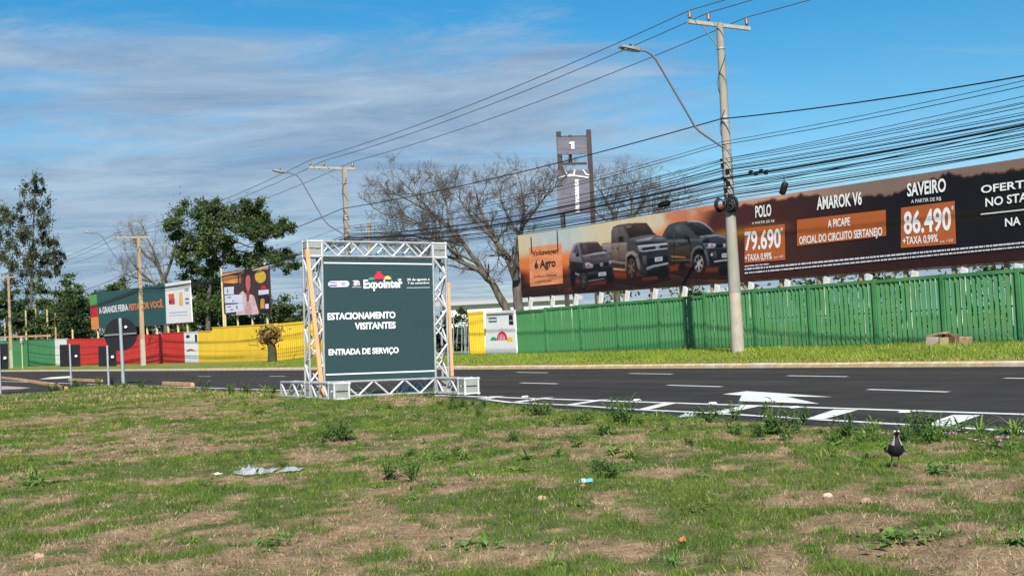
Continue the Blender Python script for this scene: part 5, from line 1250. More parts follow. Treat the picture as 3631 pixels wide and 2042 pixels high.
b = MB(); t = on_n(77, 1205, 26.5); b.tube([p - Vector((0, 0, .1)), t], .05, 7); b.build('post', mat('post_yellow', (.55, .55, .22), .7), root)
b = MB(); rad = 1.55 * 12.5 * t.y / F / 1.6; c_ = t - NV * .06
b.slab([c_ + SV * math.cos(u_) * rad * 1.9 + Vector((0, 0, math.sin(u_) * rad)) for u_ in [2 * math.pi * k / 28 for k in range(28)]], -NV * .02); fr = b.build('plate', ink('sign_pink', (226, 176, 176)), root)
b = MB(); b.poly([c_ - NV * .026 + SV * math.cos(u_) * rad * 1.2 + Vector((0, 0, math.sin(u_) * rad * .64)) for u_ in [2 * math.pi * k / 28 for k in range(28)]]); b.build('printed_disc', M_white, fr)

# ------------------------------------------------------------------ gate tower and low building behind the fence
TY = 76.0
def TW(x, y, dy=0.0): return at_y(x, y, TY + dy)
tw = empty('gate_tower', TW(2035, 1170), 'dark timber gate tower with banners rising behind the billboard', 'tower')
tw.location.z = .25
def tc3(x, y): return (1900 + x / 3.533, 420 + y / 3.533)
M_tdark = mat('tower_timber', (.05, .042, .04), .8, .3, 1.0)
M_banner = mat('tower_banner', (.125, .12, .155), .7, .25, 1.2, .5, stretch=(.4, 1, 4), bscale=2.5)
for x, y in ((264, 170), (640, 145)):
    for dy in (0, 1.6):
        p = TW(*tc3(x + (15 if dy else 0), y), dy); b = MB(); b.cbox(Vector((p.x + .06, p.y, p.z / 2 + .1)), (.22, 0, 0), (0, .22, 0), (0, 0, p.z - .2)); b.build('post', M_tdark, tw)
for y0, y1 in ((228, 238), (450, 462), (580, 608)):
    p, q = TW(*tc3(285, y0 + 4), .12), TW(*tc3(640, y0 - 2), .12); b = MB(); b.box(p, q - p, (0, .12, 0), (0, 0, (y1 - y0) * TY / F / 3.5)); b.build('beam', M_tdark, tw)
b = MB(); b.tube([TW(*tc3(430, 210), .8), TW(*tc3(432, 560), .8)], .11, 8); b.build('centre_pole', mat('tower_green', (.06, .16, .09), .6), tw)
b = MB(); b.slab([TW(*tc3(270, 452), -.14), TW(*tc3(640, 448), -.14), TW(*tc3(636, 232), -.14), TW(*tc3(268, 240), -.14)], Vector((0, .03, 0))); bn = b.build('banner', M_banner, tw)
b = MB(); b.poly([TW(*tc3(x, y), -.2) for x, y in ((446, 386), (482, 385), (480, 292), (446, 293), (420, 302), (422, 322), (446, 316))]); b.build('lettering', M_ink_white, bn)
b = MB(); b.slab([TW(*tc3(272, 1200), -.14), TW(*tc3(684, 1190), -.14), TW(*tc3(666, 640), -.14), TW(*tc3(264, 655), -.14)], Vector((0, .03, 0))); bn2 = b.build('banner', M_banner, tw)
b = MB(); rr2 = random.Random(3)
yq = 765
while yq < 1175:
    hq = rr2.uniform(14, 30); x0 = 485 + (yq - 765) * .03
    b.poly([TW(*tc3(x, y), -.2) for x, y in ((x0, yq + hq), (x0 + 50, yq + hq), (x0 + 50, yq), (x0 + rr2.uniform(0, 18), yq))]); yq += hq + 7
tag(b.build('banner_print', M_ink_white, bn2), kind='stuff')
for pts in (((265, 745), (360, 715), (500, 712), (660, 735), (660, 748), (500, 726), (360, 730), (265, 760)), ((356, 650), (370, 650), (400, 700), (470, 700), (480, 645), (494, 645), (486, 712), (390, 712)), ((585, 645), (600, 645), (640, 700), (668, 702), (668, 716), (630, 712))):
    b = MB(); b.poly([TW(*tc3(x, y), -.2) for x, y in pts]); b.build('banner_mark', M_ink_white, bn2)
lbd = empty('low_building', at_y(1700, 1200, 112), 'long low pale building beyond the gate opening', 'building'); lbd.location.z = .2
a_, c_ = at_y(1560, 1086, 112), at_y(2050, 1075, 112); b = MB(); b.box(Vector((a_.x, 112, .1)), (c_.x - a_.x, 0, 0), (0, 8, 0), (0, 0, a_.z - .1)); b.build('wall', mat('pale_wall', (.62, .63, .63), .8, .1, .4), lbd)
b = MB(); b.box(Vector((a_.x - .4, 111.5, a_.z)), (c_.x - a_.x + .8, 0, 0), (0, 9, .5), (0, 0, .32)); b.build('roof', mat('grey_roof', (.34, .35, .36), .7), lbd)

# ------------------------------------------------------------------ trees
class Fast:
    """many thin tapered tubes, gathered in plain lists"""
    def __init__(s): s.v, s.f = [], []
    def tube(s, pts, rad, seg):
        k = len(s.v); n = len(pts)
        d = (pts[-1] - pts[0]).normalized(); ref = Vector((0, 0, 1)) if abs(d.z) < .85 else Vector((1, 0, 0)); a = d.cross(ref).normalized(); b_ = d.cross(a)
        cs = [(math.cos(2 * math.pi * j / seg), math.sin(2 * math.pi * j / seg)) for j in range(seg)]
        for p, r in zip(pts, rad):
            for c, q in cs: s.v.append((p.x + (a.x * c + b_.x * q) * r, p.y + (a.y * c + b_.y * q) * r, p.z + (a.z * c + b_.z * q) * r))
        for i in range(n - 1):
            for j in range(seg): s.f.append((k + i * seg + j, k + i * seg + (j + 1) % seg, k + (i + 1) * seg + (j + 1) % seg, k + (i + 1) * seg + j))
    def build(s, name, m, parent): return np_mesh(name, np.array(s.v), np.array(s.f), m, parent, smooth=True)
def rvec(rr): return Vector((rr.gauss(0, 1), rr.gauss(0, 1), rr.gauss(0, 1))).normalized()
def grow(fb, p, d, L, r, lev, rr, up=.25, spread=.75, tips=None, kids=(3, 5), rmin=.009, shrink=(.55, .8)):
    n = 4 if lev > 0 else 3; pts = [p]; q = p.copy(); dd = d.copy(); st = L / n
    for i in range(n):
        dd = (dd + rvec(rr) * .22 + Vector((0, 0, up * .35))).normalized(); q = q + dd * st; pts.append(q.copy())
    fb.tube(pts, [max(rmin * .6, r * (1 - .62 * i / n)) for i in range(n + 1)], 5 if r > .05 else 3)
    if tips is not None and lev <= 1: tips.append((pts[-1], lev)); tips.append((pts[n // 2], lev))
    if lev <= 0: return
    for k in range(rr.randint(*kids)):
        t = rr.uniform(.3, 1.0); i = min(n - 1, int(t * n)); o = pts[i].lerp(pts[i + 1], t * n - i)
        nd = (dd * .75 + rvec(rr) * spread + Vector((0, 0, up))).normalized()
        grow(fb, o, nd, L * rr.uniform(*shrink), max(rmin, r * (1 - .6 * t) * rr.uniform(.5, .75)), lev - 1, rr, up, spread, tips, kids, rmin, shrink)
def limb(fb, pts, r0, r1, rr, n, L, lev, jit=.6, **kw):
    """a hand-placed limb (points in the world) that sprouts n side branches"""
    fine_ = []
    for a_, c_ in zip(pts, pts[1:]):
        for k in range(4): fine_.append(a_.lerp(c_, k / 4) + rvec(rr) * (.03 * (c_ - a_).length))
    fine_.append(pts[-1]); m = len(fine_)
    fb.tube(fine_, [r0 + (r1 - r0) * i / (m - 1) for i in range(m)], 7)
    for k in range(n):
        t = .22 + .78 * (k + rr.random()) / n; i = min(m - 2, int(t * (m - 1))); o = fine_[i]; d = (fine_[i + 1] - fine_[i]).normalized()
        nd = (d * .9 + rvec(rr) * jit + Vector((0, 0, .25))).normalized()
        grow(fb, o, nd, L * rr.uniform(.6, 1.1), max(.02, (r0 + (r1 - r0) * t) * .6), lev, rr, **kw)
    grow(fb, fine_[-1], (fine_[-1] - fine_[-3]).normalized(), L, r1, lev, rr, **kw)
def leaf_cloud(centres, count, size, rr, droop=0.0, flat=1.0, aspect=.45):
    """centres: (x, y, z, rx, rz); leaves sit through the clump and thicker towards its skin"""
    C = np.array(centres, float); n = count * len(C); ci = np.repeat(np.arange(len(C)), count)
    g = np.random.default_rng(rr)
    v = g.normal(size=(n, 3)); v /= np.linalg.norm(v, axis=1)[:, None]; v *= (np.abs(g.normal(0, .62, n)))[:, None]
    ctr = C[ci, :3] + v * np.stack([C[ci, 3], C[ci, 3], C[ci, 4]], -1)
    a = g.normal(size=(n, 3)); a[:, 2] = a[:, 2] * flat - droop; a /= np.linalg.norm(a, axis=1)[:, None]
    w = g.normal(size=(n, 3)); w -= (w * a).sum(1)[:, None] * a; w /= np.linalg.norm(w, axis=1)[:, None]
    L = size * g.uniform(.6, 1.4, n)[:, None]; W = L * aspect
    V = np.stack([ctr - a * L, ctr + w * W, ctr + a * L, ctr - w * W], 1).reshape(-1, 3)
    return V, np.arange(4 * n).reshape(-1, 4), g.integers(0, 3, n)
LM = {}
def leaf_mats(key, cols):
    if key not in LM: LM[key] = [mat('leaf_%s_%s' % (key, w), c_, .65, .2, 1.0, trans=.22, spec=.25) for w, c_ in zip(('dark', 'mid', 'light'), cols)]
    return LM[key]
G_dark = leaf_mats('dark', ((.026, .048, .018), (.04, .072, .022), (.065, .10, .03)))
G_mid = leaf_mats('green', ((.028, .056, .016), (.05, .086, .022), (.10, .145, .04)))
G_euc = leaf_mats('eucalyptus', ((.04, .062, .036), (.06, .08, .045), (.10, .115, .06)))
G_yel = leaf_mats('yellowish', ((.08, .10, .02), (.12, .14, .03), (.16, .15, .03)))

def bare_tree(name, Y, limbs, label, seed, L, lev=3, n=9, up=.3, dz=1.5, rb=.3, spread=.7, twigmat=None, kids=(3, 4)):
    rr = random.Random(seed); base = at_y(*limbs[0][0][0], Y); base.z = .2
    root = empty(name, base, label, 'tree')
    tk, br = Fast(), Fast()
    for pts, r0, r1, nn_ in limbs:
        W = []
        off = rr.uniform(-dz, dz)
        for i, (x, y) in enumerate(pts): W.append(at_y(x, y, Y + off * i / max(1, len(pts) - 1)))
        if W[0].z < 1.6: W[0].z = .1
        m = len(W); fine_ = []
        for a_, c_ in zip(W, W[1:]):
            for k in range(3): fine_.append(a_.lerp(c_, k / 3) + rvec(rr) * .025)
        fine_.append(W[-1]); m = len(fine_)
        tk.tube(fine_, [r0 + (r1 - r0) * i / (m - 1) for i in range(m)], 8)
        for k in range(nn_):
            t = .3 + .7 * (k + rr.random()) / nn_; i = min(m - 2, int(t * (m - 1))); d = (fine_[i + 1] - fine_[i]).normalized()
            nd = (d * .8 + rvec(rr) * spread + Vector((0, 0, .2))).normalized()
            grow(br, fine_[i], nd, L * rr.uniform(.6, 1.1), max(.03, (r0 + (r1 - r0) * t) * .55), lev, rr, up, spread, None, kids)
        grow(br, fine_[-1], (fine_[-1] - fine_[-3]).normalized(), L * .9, r1 * .95, lev, rr, up, spread, None, kids)
    tk.build('trunk', M_bark, root); br.build('branches', twigmat or M_twig, root)
    return root
bare_tree('bare_tree', 69, [
    ([(1815, 1150), (1792, 1085), (1765, 1040), (1742, 1000), (1700, 960), (1650, 935), (1600, 912), (1560, 905)], .27, .07, 7),
    ([(1650, 935), (1590, 880), (1530, 850), (1460, 835), (1400, 830), (1350, 845)], .10, .025, 10),
    ([(1742, 1000), (1690, 930), (1640, 860), (1590, 800), (1520, 750), (1440, 705), (1390, 680)], .15, .025, 13),
    ([(1640, 860), (1560, 780), (1490, 710), (1430, 650)], .08, .022, 10),
    ([(1590, 800), (1585, 730), (1560, 670)], .075, .025, 9),
    ([(1848, 1150), (1838, 1080), (1830, 990), (1800, 910), (1760, 860), (1730, 800), (1700, 740), (1690, 690)], .32, .035, 12),
    ([(1760, 860), (1700, 800), (1650, 740), (1620, 690)], .10, .025, 10),
    ([(1830, 990), (1832, 900), (1850, 810), (1858, 740), (1850, 680)], .20, .03, 11),
    ([(1850, 810), (1900, 740), (1940, 690), (1985, 650)], .09, .025, 10),
    ([(1850, 840), (1800, 770), (1775, 710), (1770, 670)], .09, .025, 10),
    ([(1690, 930), (1620, 900), (1560, 860), (1500, 800), (1420, 770), (1365, 760)], .075, .02, 10),
    ([(1640, 870), (1560, 850), (1480, 790), (1400, 740)], .06, .02, 9),
    ([(1700, 960), (1630, 950), (1570, 935), (1520, 900), (1470, 880)], .07, .02, 8)],
    'large leafless spreading tree between the parking sign and the billboard', 12, 1.2, 3, 9, .10, 2.6, spread=.85, kids=(3, 5))
bare_tree('bare_tree', 92, [
    ([(2190, 1120), (2185, 960), (2190, 840), (2180, 770), (2150, 710), (2130, 680)], .26, .03, 9),
    ([(2185, 860), (2240, 780), (2280, 720), (2300, 680)], .13, .03, 10), ([(2190, 840), (2280, 790), (2340, 730), (2370, 690)], .11, .03, 10), ([(2240, 780), (2240, 710), (2225, 660)], .09, .025, 9), ([(2180, 800), (2120, 760), (2070, 710)], .08, .025, 7),
    ([(2280, 790), (2350, 770), (2400, 750)], .08, .02, 7)],
    'leafless tree behind the billboard just right of the gate tower', 31, 1.5, 3, 9, .12, 1.5, spread=.85, kids=(3, 5))
M_twig_pale = mat('twig_pale', (.17, .145, .12), .95, .3, 1.5)
bare_tree('bare_tree', 136, [
    ([(590, 1200), (588, 1080), (580, 1000), (560, 940), (540, 880), (520, 840)], .34, .06, 9), ([(580, 1000), (610, 920), (625, 860), (620, 820)], .2, .06, 8), ([(560, 940), (510, 900), (480, 860), (470, 830)], .16, .05, 8), ([(588, 1060), (540, 1000), (490, 960), (460, 920)], .18, .05, 8), ([(540, 1000), (480, 985), (440, 970)], .12, .05, 7)],
    'pale leafless tree behind the utility pole and the green board', 44, 1.8, 3, 8, .15, 2.0, twigmat=M_twig_pale, spread=.85, kids=(3, 5))

def leafy_tree(name, Y, trunk, clumps, mats, label, seed, count=110, size=.16, rb=.3, droop=0.0, flat=1.0, limbs=(), jitter=.35, group=None, sub=3, grow_=1.0, vz=1.0):
    rr = random.Random(seed); k_ = .851 * (trunk[0][0] - CX) / F + .525
    if trunk[0][0] < 1300: size *= max(1, 39.5 / k_ / Y); Y = max(Y, 39.5 / k_)
    base = at_y(*trunk[0], Y); base.z = .15
    root = empty(name, base, label, 'tree', group)
    fb = Fast(); W = [at_y(x, y, Y) for x, y in trunk]; W[0].z = .05
    fine_ = []
    for a_, c_ in zip(W, W[1:]):
        for k in range(3): fine_.append(a_.lerp(c_, k / 3) + rvec(rr) * .08)
    fine_.append(W[-1]); m = len(fine_); fb.tube(fine_, [rb * (1 - .75 * i / (m - 1)) for i in range(m)], 8)
    C = []
    for x, y, r in clumps:
        rm_ = r * Y / F * grow_; dy = rr.uniform(-1, 1) * min(3.5, 1.2 * rm_ + 1.0); c_ = at_y(x, y, Y + dy)
        near = min(fine_[m // 3:], key=lambda q: (q - c_).length)
        mid = near.lerp(c_, .5) + Vector((0, 0, -.1 * (near - c_).length)) + rvec(rr) * .15
        fb.tube([near, mid, c_], [rb * .28, rb * .16, rb * .06], 5)
        for k in range(sub):
            o = c_ + Vector((rr.gauss(0, 1), rr.gauss(0, 1), rr.gauss(0, .6))) * rm_ * .8
            q = rm_ * rr.uniform(.45, .95); C.append((o.x, o.y, o.z, q / vz ** .5, q * rr.uniform(.4, .75) * vz))
            fb.tube([c_, c_.lerp(o, .5) + rvec(rr) * .1, o], [rb * .07, rb * .05, rb * .03], 3)
    fb.build('trunk', M_bark, root)
    V, Fq, mi = leaf_cloud(C, count, size, seed, droop, flat)
    np_mesh('crown', V, Fq, mats, root, mi=mi)
    return root
# spreading green tree behind the boards
cl = []
rr_ = random.Random(8)
for x, y, r in ((640, 800, 34), (690, 770, 36), (735, 750, 34), (790, 755, 36), (840, 745, 30), (880, 740, 32), (910, 765, 30), (950, 790, 28), (985, 805, 24), (1015, 812, 18), (620, 830, 24), (660, 850, 36), (720, 830, 44), (780, 820, 44), (840, 830, 40), (890, 830, 36), (930, 850, 28), (970, 880, 26), (1000, 900, 22), (650, 890, 30), (700, 900, 40), (760, 890, 42), (820, 895, 36), (870, 890, 30), (690, 950, 36), (740, 960, 40), (790, 940, 34), (700, 1010, 40), (750, 1030, 44), (730, 1080, 46), (770, 1090, 40), (700, 1110, 40), (860, 780, 30), (760, 785, 30), (940, 820, 22), (905, 910, 24), (1010, 930, 20), (1040, 945, 16), (850, 925, 26), (960, 915, 22), (605, 795, 14), (870, 725, 18), (760, 735, 18)):
    cl.append((x, y, r))
leafy_tree('spreading_tree', 128, [(735, 1230), (738, 1120), (745, 1010), (765, 900), (790, 800)], cl, G_mid, 'broad dark green tree behind the two advertising boards', 21, 330, .15, .32, 0, 1.0, sub=5, grow_=1.22, vz=1.25)
cl = [(125, 650, 26), (120, 690, 34), (135, 730, 36), (100, 740, 30), (130, 780, 38), (95, 790, 34), (60, 770, 34), (30, 760, 36), (20, 810, 38), (70, 830, 28), (150, 830, 26), (160, 870, 22), (110, 850, 30), (130, 900, 32), (100, 930, 30), (60, 900, 24), (20, 890, 34), (20, 950, 36), (70, 960, 30), (195, 880, 24), (200, 910, 20), (180, 930, 22), (150, 920, 26), (170, 970, 20), (195, 960, 14), (30, 1010, 34), (80, 1010, 32), (-20, 840, 36), (-20, 930, 40), (115, 980, 22), (-30, 780, 34), (145, 670, 16)]
leafy_tree('eucalyptus_tree', 172, [(112, 1250), (112, 1100), (114, 950), (118, 800), (125, 680)], cl, G_euc, 'tall open eucalyptus at the left edge', 33, 170, .17, .30, 1.1, 1.6, sub=4, grow_=1.12, vz=1.9)
def blob(x0, x1, y0, y1, n, rr):
    o = []
    for k in range(n):
        x = rr.uniform(x0, x1); t = abs((x - (x0 + x1) / 2) / ((x1 - x0) / 2)); y = rr.uniform(y0 + (y1 - y0) * .55 * t ** 2, y1); o.append((x, y, rr.uniform(.16, .26) * (x1 - x0)))
    return o
for k, (x0, x1, y0, y1, Y, m, lab, n) in enumerate((
    (130, 300, 985, 1180, 150, G_mid, 'rounded green tree right of the eucalyptus', 34),
    (-60, 110, 1030, 1200, 158, G_dark, 'dark dense tree under the eucalyptus', 26),
    (60, 210, 1070, 1220, 142, G_dark, 'dark dense tree behind the bare posts', 26),
    (230, 350, 1040, 1200, 146, G_dark, 'dark shady tree between the rounded tree and the green board', 28),
    (355, 470, 985, 1130, 150, G_mid, 'small green tree peeping over the left end of the green board', 22),
    (470, 620, 985, 1180, 152, G_dark, 'dark bushy tree behind the middle of the green board', 26),
    (640, 800, 1010, 1190, 136, G_mid, 'leafy undergrowth tree between the two advertising boards', 30),
    (800, 980, 1060, 1200, 140, G_dark, 'dark bush behind the picture board', 24),
    (940, 1090, 1085, 1190, 150, G_mid, 'rounded bush right of the picture board, over the yellow gate', 26),
    (1060, 1230, 1100, 1190, 170, G_dark, 'far bush behind the left truss column', 18),
    (1540, 1690, 1112, 1250, 92, G_dark, 'shadowy bush inside the gate opening', 22),
    (210, 300, 1130, 1200, 138, G_yel, 'low yellowish bush behind the white wall bay', 12))):
    rr2 = random.Random(60 + k)
    leafy_tree('bushy_tree', Y, [((x0 + x1) / 2, 1260), ((x0 + x1) / 2, 1160), ((x0 + x1) / 2 + 4, (y0 + y1) / 2)], blob(x0, x1, y0, y1, n, rr2), m, lab, 70 + k, 190, .19, .2, group='trees behind the left wall')
# dry brush below the billboard
for k in range(20):
    s = sl + .8 + k * 1.75 + random.uniform(-.6, .6); base = P(s, NB + random.uniform(2.5, 6), .25)
    root = empty('dry_shrub', base, 'dry brown shrub glimpsed between the billboard and the green fence', 'shrub', 'shrubs behind the green fence')
    fb = Fast(); rr2 = random.Random(300 + k)
    for j in range(7): grow(fb, base + Vector((rr2.gauss(0, .3), rr2.gauss(0, .3), -.1)), (Vector((0, 0, 1)) + rvec(rr2) * .6).normalized(), rr2.uniform(1.2, 2.0), .03, 1, rr2, .2, .8)
    fb.build('branches', mat('dry_twig', (.34, .24, .13), .95, .3, 2.0), root)
    C = [(base.x + rr2.gauss(0, .8), base.y + rr2.gauss(0, .6), rr2.uniform(.8, 3.3), .8, .5) for j in range(7)]
    V, Fq, mi = leaf_cloud(C, 55, .11, 400 + k); np_mesh('leaves', V, Fq, (G_dark, G_yel, G_dark)[k % 3], root, mi=mi)

# ------------------------------------------------------------------ rubble, litter and stones
M_rub = [mat('rubble_pale', (.30, .20, .125), .95, .3, 6, .4), mat('rubble_brown', (.13, .075, .045), .95, .3, 6, .4), mat('rubble_grey', (.33, .28, .235), .95, .2, 6, .3)]
def chunk(name, x, y, n, dims, m, label, group=None, cat='rubble', rot=None, zoff=0.0):
    p = on_n(x, y, n); p.z = verge_z(p.dot(SV), n) + zoff
    rr2 = random.Random(int(x * 7 + y)); b = MB(); cs = []
    for k in (0, 1):
        for j in (-1, 1):
            for i in (-1, 1): cs.append(Vector((i * dims[0] / 2 * rr2.uniform(.8, 1.1), j * dims[1] / 2 * rr2.uniform(.8, 1.1), k * dims[2] * rr2.uniform(.8, 1.15))))
    M_ = Matrix.Rotation(rotz + (rot or 0), 3, 'Z') @ Matrix.Rotation(rr2.uniform(-.2, .2), 3, 'Y')
    b.add([p + M_ @ c for c in cs], [(0, 2, 3, 1), (4, 5, 7, 6), (0, 1, 5, 4), (2, 6, 7, 3), (0, 4, 6, 2), (1, 3, 7, 5)])
    o = b.build(name, m)
    bv = o.modifiers.new('worn', 'BEVEL'); bv.width = .03; bv.segments = 2
    return tag(o, label, cat, group)
chunk('rubble_block', 3310, 1222, 30.6, (.42, .4, .30), M_rub[2], 'pale block at the left of the rubble heap by the fence', 'rubble by the fence', rot=.2)
chunk('rubble_block', 3350, 1222, 30.4, (.30, .3, .26), M_rub[0], 'small tan block in the middle front of the rubble heap', 'rubble by the fence', rot=.7)
chunk('rubble_block', 3385, 1221, 30.7, (.55, .4, .28), M_rub[1], 'long dark brown block in the rubble heap', 'rubble by the fence', rot=-.1)
chunk('rubble_block', 3420, 1220, 30.5, (.28, .4, .28), M_rub[0], 'tan block at the right end of the rubble heap', 'rubble by the fence', rot=.3)
chunk('rubble_slab', 3328, 1212, 30.6, (.62, .35, .09), M_rub[0], 'flat broken slab lying on top of the rubble heap', 'rubble by the fence', rot=.15, zoff=.31)
chunk('rubble_slab', 3372, 1212, 30.7, (.5, .3, .07), M_rub[1], 'dark broken slab leaning on the rubble heap', 'rubble by the fence', rot=-.2, zoff=.29)
for k, (x, y) in enumerate(((2110, 1250), (2240, 1250), (1800, 1255), (2900, 1236), (3070, 1222))):
    chunk('loose_stone', x, y, 31.0 + .2 * (k % 3), (.16, .14, .10), M_rub[2] if k % 2 else M_rub[0], 'small pale stone lying at the foot of the green fence', 'stones below the fence', 'stone')
def stone_px(x, y, r, m, label, sq=.6):
    p = on_z(x, y, .06); p.z = float(lawn_h(np.array([p.x]), np.array([p.y]))[0]); rr2 = random.Random(int(x)); b = MB(); b.ball(p + Vector((0, 0, r * sq * .45)), (r, r * .8, r * sq), 0, 12, 8)
    b.v = [v + rvec(rr2) * r * .09 for v in b.v]; b.sm = [False] * len(b.sm); return tag(b.build('stone', m), label, 'stone')
M_st = mat('stone_pink', (.44, .27, .19), .9, .2, 12, .3); M_st2 = mat('stone_cream', (.46, .38, .27), .9, .2, 12, .3)
stone_px(1922, 1795, 0.034, M_st, 'pinkish flat stone left of the blue wrapper'); stone_px(3072, 1802, 0.037, M_st, 'pinkish rounded stone in the bare patch below the bird'); stone_px(2936, 1783, 0.034, M_st2, 'cream stone left of the pinkish stone below the bird'); stone_px(2072, 1912, 0.028, mat('stone_dark', (.15, .09, .06), .9, .2, 10), 'dark reddish lump in the straw at the bottom'); stone_px(140, 2008, 0.032, M_st, 'pale stone at the lower left corner'); stone_px(1365, 1698, 0.031, mat('stone_rust', (.26, .16, .11), .9, .2, 10), 'rusty clod right of the crumpled plastic')
def sheet_litter(name, x, y, w, d, h, m, label, seed, n=14):
    p = on_z(x, y, .06); rr2 = random.Random(seed); V = []; ph = [rr2.uniform(0, 6) for _ in range(6)]
    for i in range(n):
        for j in range(n):
            u_, v_ = i / (n - 1) - .5, j / (n - 1) - .5
            xx_ = p.x + u_ * w + .02 * math.sin(v_ * 9 + ph[0]); yy_ = p.y + v_ * d + .02 * math.sin(u_ * 8 + ph[1])
            e = max(0, 1 - 3.2 * (abs(u_) ** 2.5 + abs(v_) ** 2.5) * 2)
            zz = float(lawn_h(np.array([xx_]), np.array([yy_]))[0]) + .015 + h * e * abs(math.sin(u_ * 13 + ph[2]) * math.cos(v_ * 11 + ph[3]) * .7 + .4 * math.sin(u_ * 29 + v_ * 23 + ph[4])) + rr2.uniform(0, .012)
            V.append((xx_, yy_, zz))
    Fq = [(i * n + j, (i + 1) * n + j, (i + 1) * n + j + 1, i * n + j + 1) for i in range(n - 1) for j in range(n - 1) if rr2.random() > .06]
    return tag(np_mesh(name, np.array(V), np.array(Fq), m), label, 'litter')
M_plastic = mat('clear_plastic', (.62, .68, .70), .12, .15, 8, spec=.8)
pb = M_plastic.node_tree.nodes['Principled BSDF']; pb.inputs['Transmission Weight'].default_value = .45; pb.inputs['IOR'].default_value = 1.2
sheet_litter('plastic_bag', 895, 1682, .36, .34, .075, M_plastic, 'crumpled clear plastic bag lying on the grass', 5)
sheet_litter('plastic_bag', 1030, 1674, .20, .26, .05, M_plastic, 'smaller torn piece of clear plastic right of the crumpled bag', 9, 11)
sheet_litter('paper_scrap', 772, 1692, .05, .04, .02, M_white, 'tiny white scrap left of the crumpled bag', 11, 5)
sheet_litter('plastic_bag', 2438, 1470, .22, .2, .06, mat('pale_bag', (.42, .49, .48), .4, .15, 8), 'pale crumpled bag lying at the lawn edge by the hatching', 13, 10)
p = on_z(2083, 1738, .05); p.z = float(lawn_h(np.array([p.x]), np.array([p.y]))[0]); b = MB(); root = empty('wrapper', p, 'small blue and white wrapper on the bare patch', 'litter')
b.cbox(p + Vector((.0, 0, .022)), (.085, .01, .004), (0, .05, .0), (0, 0, .022)); b.build('blue_face', mat('wrapper_blue', (.16, .46, .58), .4), root); b = MB(); b.cbox(p + Vector((-.028, -.002, .024)), (.028, .002, .001), (0, .052, 0), (0, 0, .022)); b.build('white_end', M_white, root)
for k, (x, y) in enumerate(((2065, 1755), (3110, 1510), (1830, 1545), (2930, 1625), (2415, 1930))):
    p = on_z(x, y, .06); p.z = float(lawn_h(np.array([p.x]), np.array([p.y]))[0]) + .015; b = MB(); a0 = random.uniform(0, 6); e1 = Vector((math.cos(a0), math.sin(a0), .3)) * .05; e2 = Vector((-math.sin(a0), math.cos(a0), .1)) * .025
    b.add([p, p + e1 * .5 + e2, p + e1 + Vector((0, 0, .01)), p + e1 * .5 - e2, p + e1 * .5 + Vector((0, 0, -.008))], [(0, 4, 1), (1, 4, 2), (2, 4, 3), (3, 4, 0)]); tag(b.build('dead_leaf', mat('dead_leaf', (.40, .15, .06), .8)), 'curled reddish dead leaf on the lawn', 'leaf', 'dead leaves on the lawn')

# ------------------------------------------------------------------ the lapwing
p = on_z(3178, 1680, .06); p.z = float(lawn_h(np.array([p.x]), np.array([p.y]))[0])
bird = empty('lapwing_bird', p, 'black-breasted grey lapwing standing in the grass and facing the camera', 'bird')
FC = (Vector((0, 0, 0)) - Vector((p.x, p.y, 0))).normalized(); FC = (Matrix.Rotation(R(14), 3, 'Z') @ FC); SD = Vector((-FC.y, FC.x, 0)); UZ = Vector((0, 0, 1))
def bp(f, s, u): return p + FC * f + SD * s + UZ * u
M_bb = mat('plumage_black', (.010, .010, .014), .7); M_bg = mat('plumage_grey', (.36, .32, .28), .8, .12, 30); M_bw = mat('plumage_white', (.66, .62, .56), .8); M_leg = mat('bird_leg', (.25, .10, .09), .6); M_bill = mat('bird_bill', (.35, .12, .10), .5); M_wing = mat('plumage_wing', (.17, .14, .11), .75, .2, 25)
bm_ = MB()
prof = [(-.165, .118, .006, .006), (-.13, .122, .022, .014), (-.085, .132, .046, .036), (-.03, .142, .062, .055), (.02, .150, .066, .062), (.055, .166, .058, .058), (.068, .192, .043, .044), (.066, .215, .031, .030), (.064, .238, .024, .024), (.066, .256, .022, .022), (.072, .272, .026, .024), (.082, .287, .026, .024), (.092, .296, .020, .018), (.102, .297, .010, .010)]
sg = 14; rings = []
for i, (f, u_, w, h_) in enumerate(prof):
    a_ = prof[max(0, i - 1)]; c_ = prof[min(len(prof) - 1, i + 1)]; d = Vector((c_[0] - a_[0], 0, c_[1] - a_[1])).normalized(); nx_ = Vector((-d.z, 0, d.x))
    rings.append([(f + nx_.x * h_ * math.sin(t), w * math.cos(t), u_ + nx_.z * h_ * math.sin(t)) for t in [2 * math.pi * k / sg for k in range(sg)]])
V = [bp(*v) for r_ in rings for v in r_]; k0 = len(bm_.v); bm_.v += V
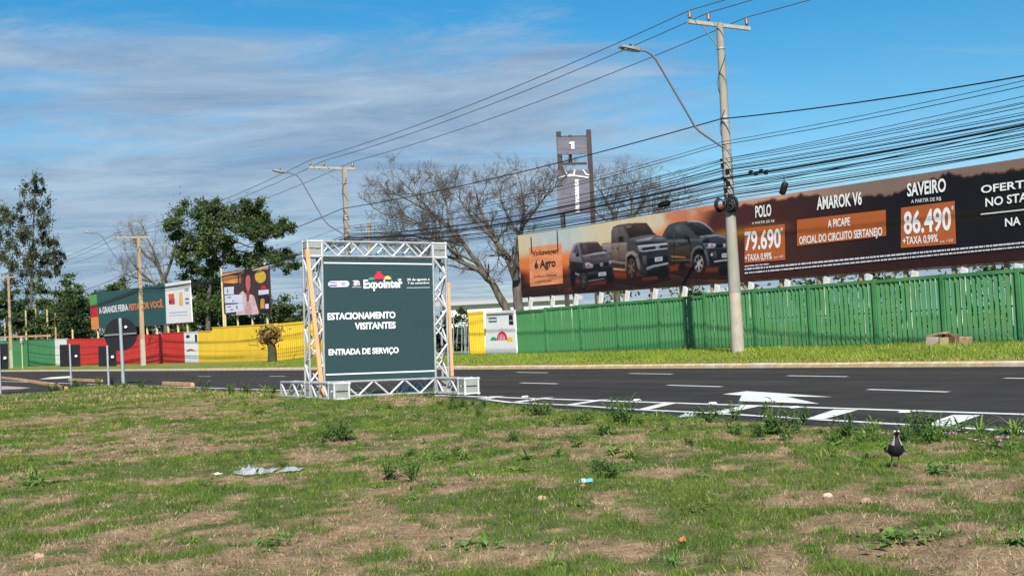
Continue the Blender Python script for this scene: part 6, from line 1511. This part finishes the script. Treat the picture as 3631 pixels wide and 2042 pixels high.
for i in range(len(prof) - 1):
    for k in range(sg):
        f, s_, u_ = rings[i][k]; t = 2 * math.pi * (k + .5) / sg; low_ = math.sin(t)   # +1 = back or crown side
        if i <= 1: mi = 0
        elif i <= 3: mi = 3 if low_ > -.25 else 2
        elif i <= 5: mi = 0 if low_ < .45 else 3
        elif i <= 8: mi = 0 if low_ < -.82 else 1
        elif i <= 9: mi = 0 if low_ < -.7 else 2
        else: mi = 0 if low_ > .62 or low_ < -.55 else 2
        bm_.f.append((k0 + i * sg + k, k0 + i * sg + (k + 1) % sg, k0 + (i + 1) * sg + (k + 1) % sg, k0 + (i + 1) * sg + k)); bm_.m.append(mi); bm_.sm.append(True)
bm_.f.append(tuple(k0 + k for k in range(sg - 1, -1, -1))); bm_.m.append(0); bm_.sm.append(False); bm_.f.append(tuple(k0 + (len(prof) - 1) * sg + k for k in range(sg))); bm_.m.append(0); bm_.sm.append(False)
for s_ in (-1, 1):
    bm_.tube([bp(-.005, s_ * .026, .115), bp(.004, s_ * .027, .085), bp(-.012, s_ * .028, .052), bp(.0, s_ * .028, .004)], [.013, .0055, .0046, .0042], 6, 4)
    for az in (-.5, 0, .5): bm_.tube([bp(0, s_ * .028, .006), bp(.034 * math.cos(az), s_ * .028 + .034 * math.sin(az), .002)], [.0042, .002], 5, 4)
bm_.tube([bp(.100, 0, .296), bp(.118, 0, .294), bp(.132, 0, .290)], [.0075, .005, .001], 6, 5)
bird.scale = (.96, .96, .96)
bo = bm_.build('body', [M_bb, M_bg, M_bw, M_wing, M_leg, M_bill], bird)
b = MB(); b.tube([bp(.075, 0, .298), bp(.05, .002, .306), bp(.02, .004, .312)], [.006, .004, .001], 5); b.build('crest', M_bb, bird)
for s_ in (-1, 1):
    b = MB(); b.ball(bp(.088, s_ * .0235, .290), .0045, 0, 6, 5); b.build('eye', mat('eye_red', (.30, .02, .02), .2, spec=.7), bird)
    b = MB(); w = [bp(.035, s_ * .058, .178), bp(.0, s_ * .072, .165), bp(-.06, s_ * .066, .150), bp(-.125, s_ * .036, .135), bp(-.16, s_ * .018, .122), bp(-.11, s_ * .044, .112), bp(-.05, s_ * .064, .112), bp(.0, s_ * .072, .128), bp(.03, s_ * .062, .148)]
    b.slab(w, SD * s_ * .006); b.build('wing', M_wing, bird)
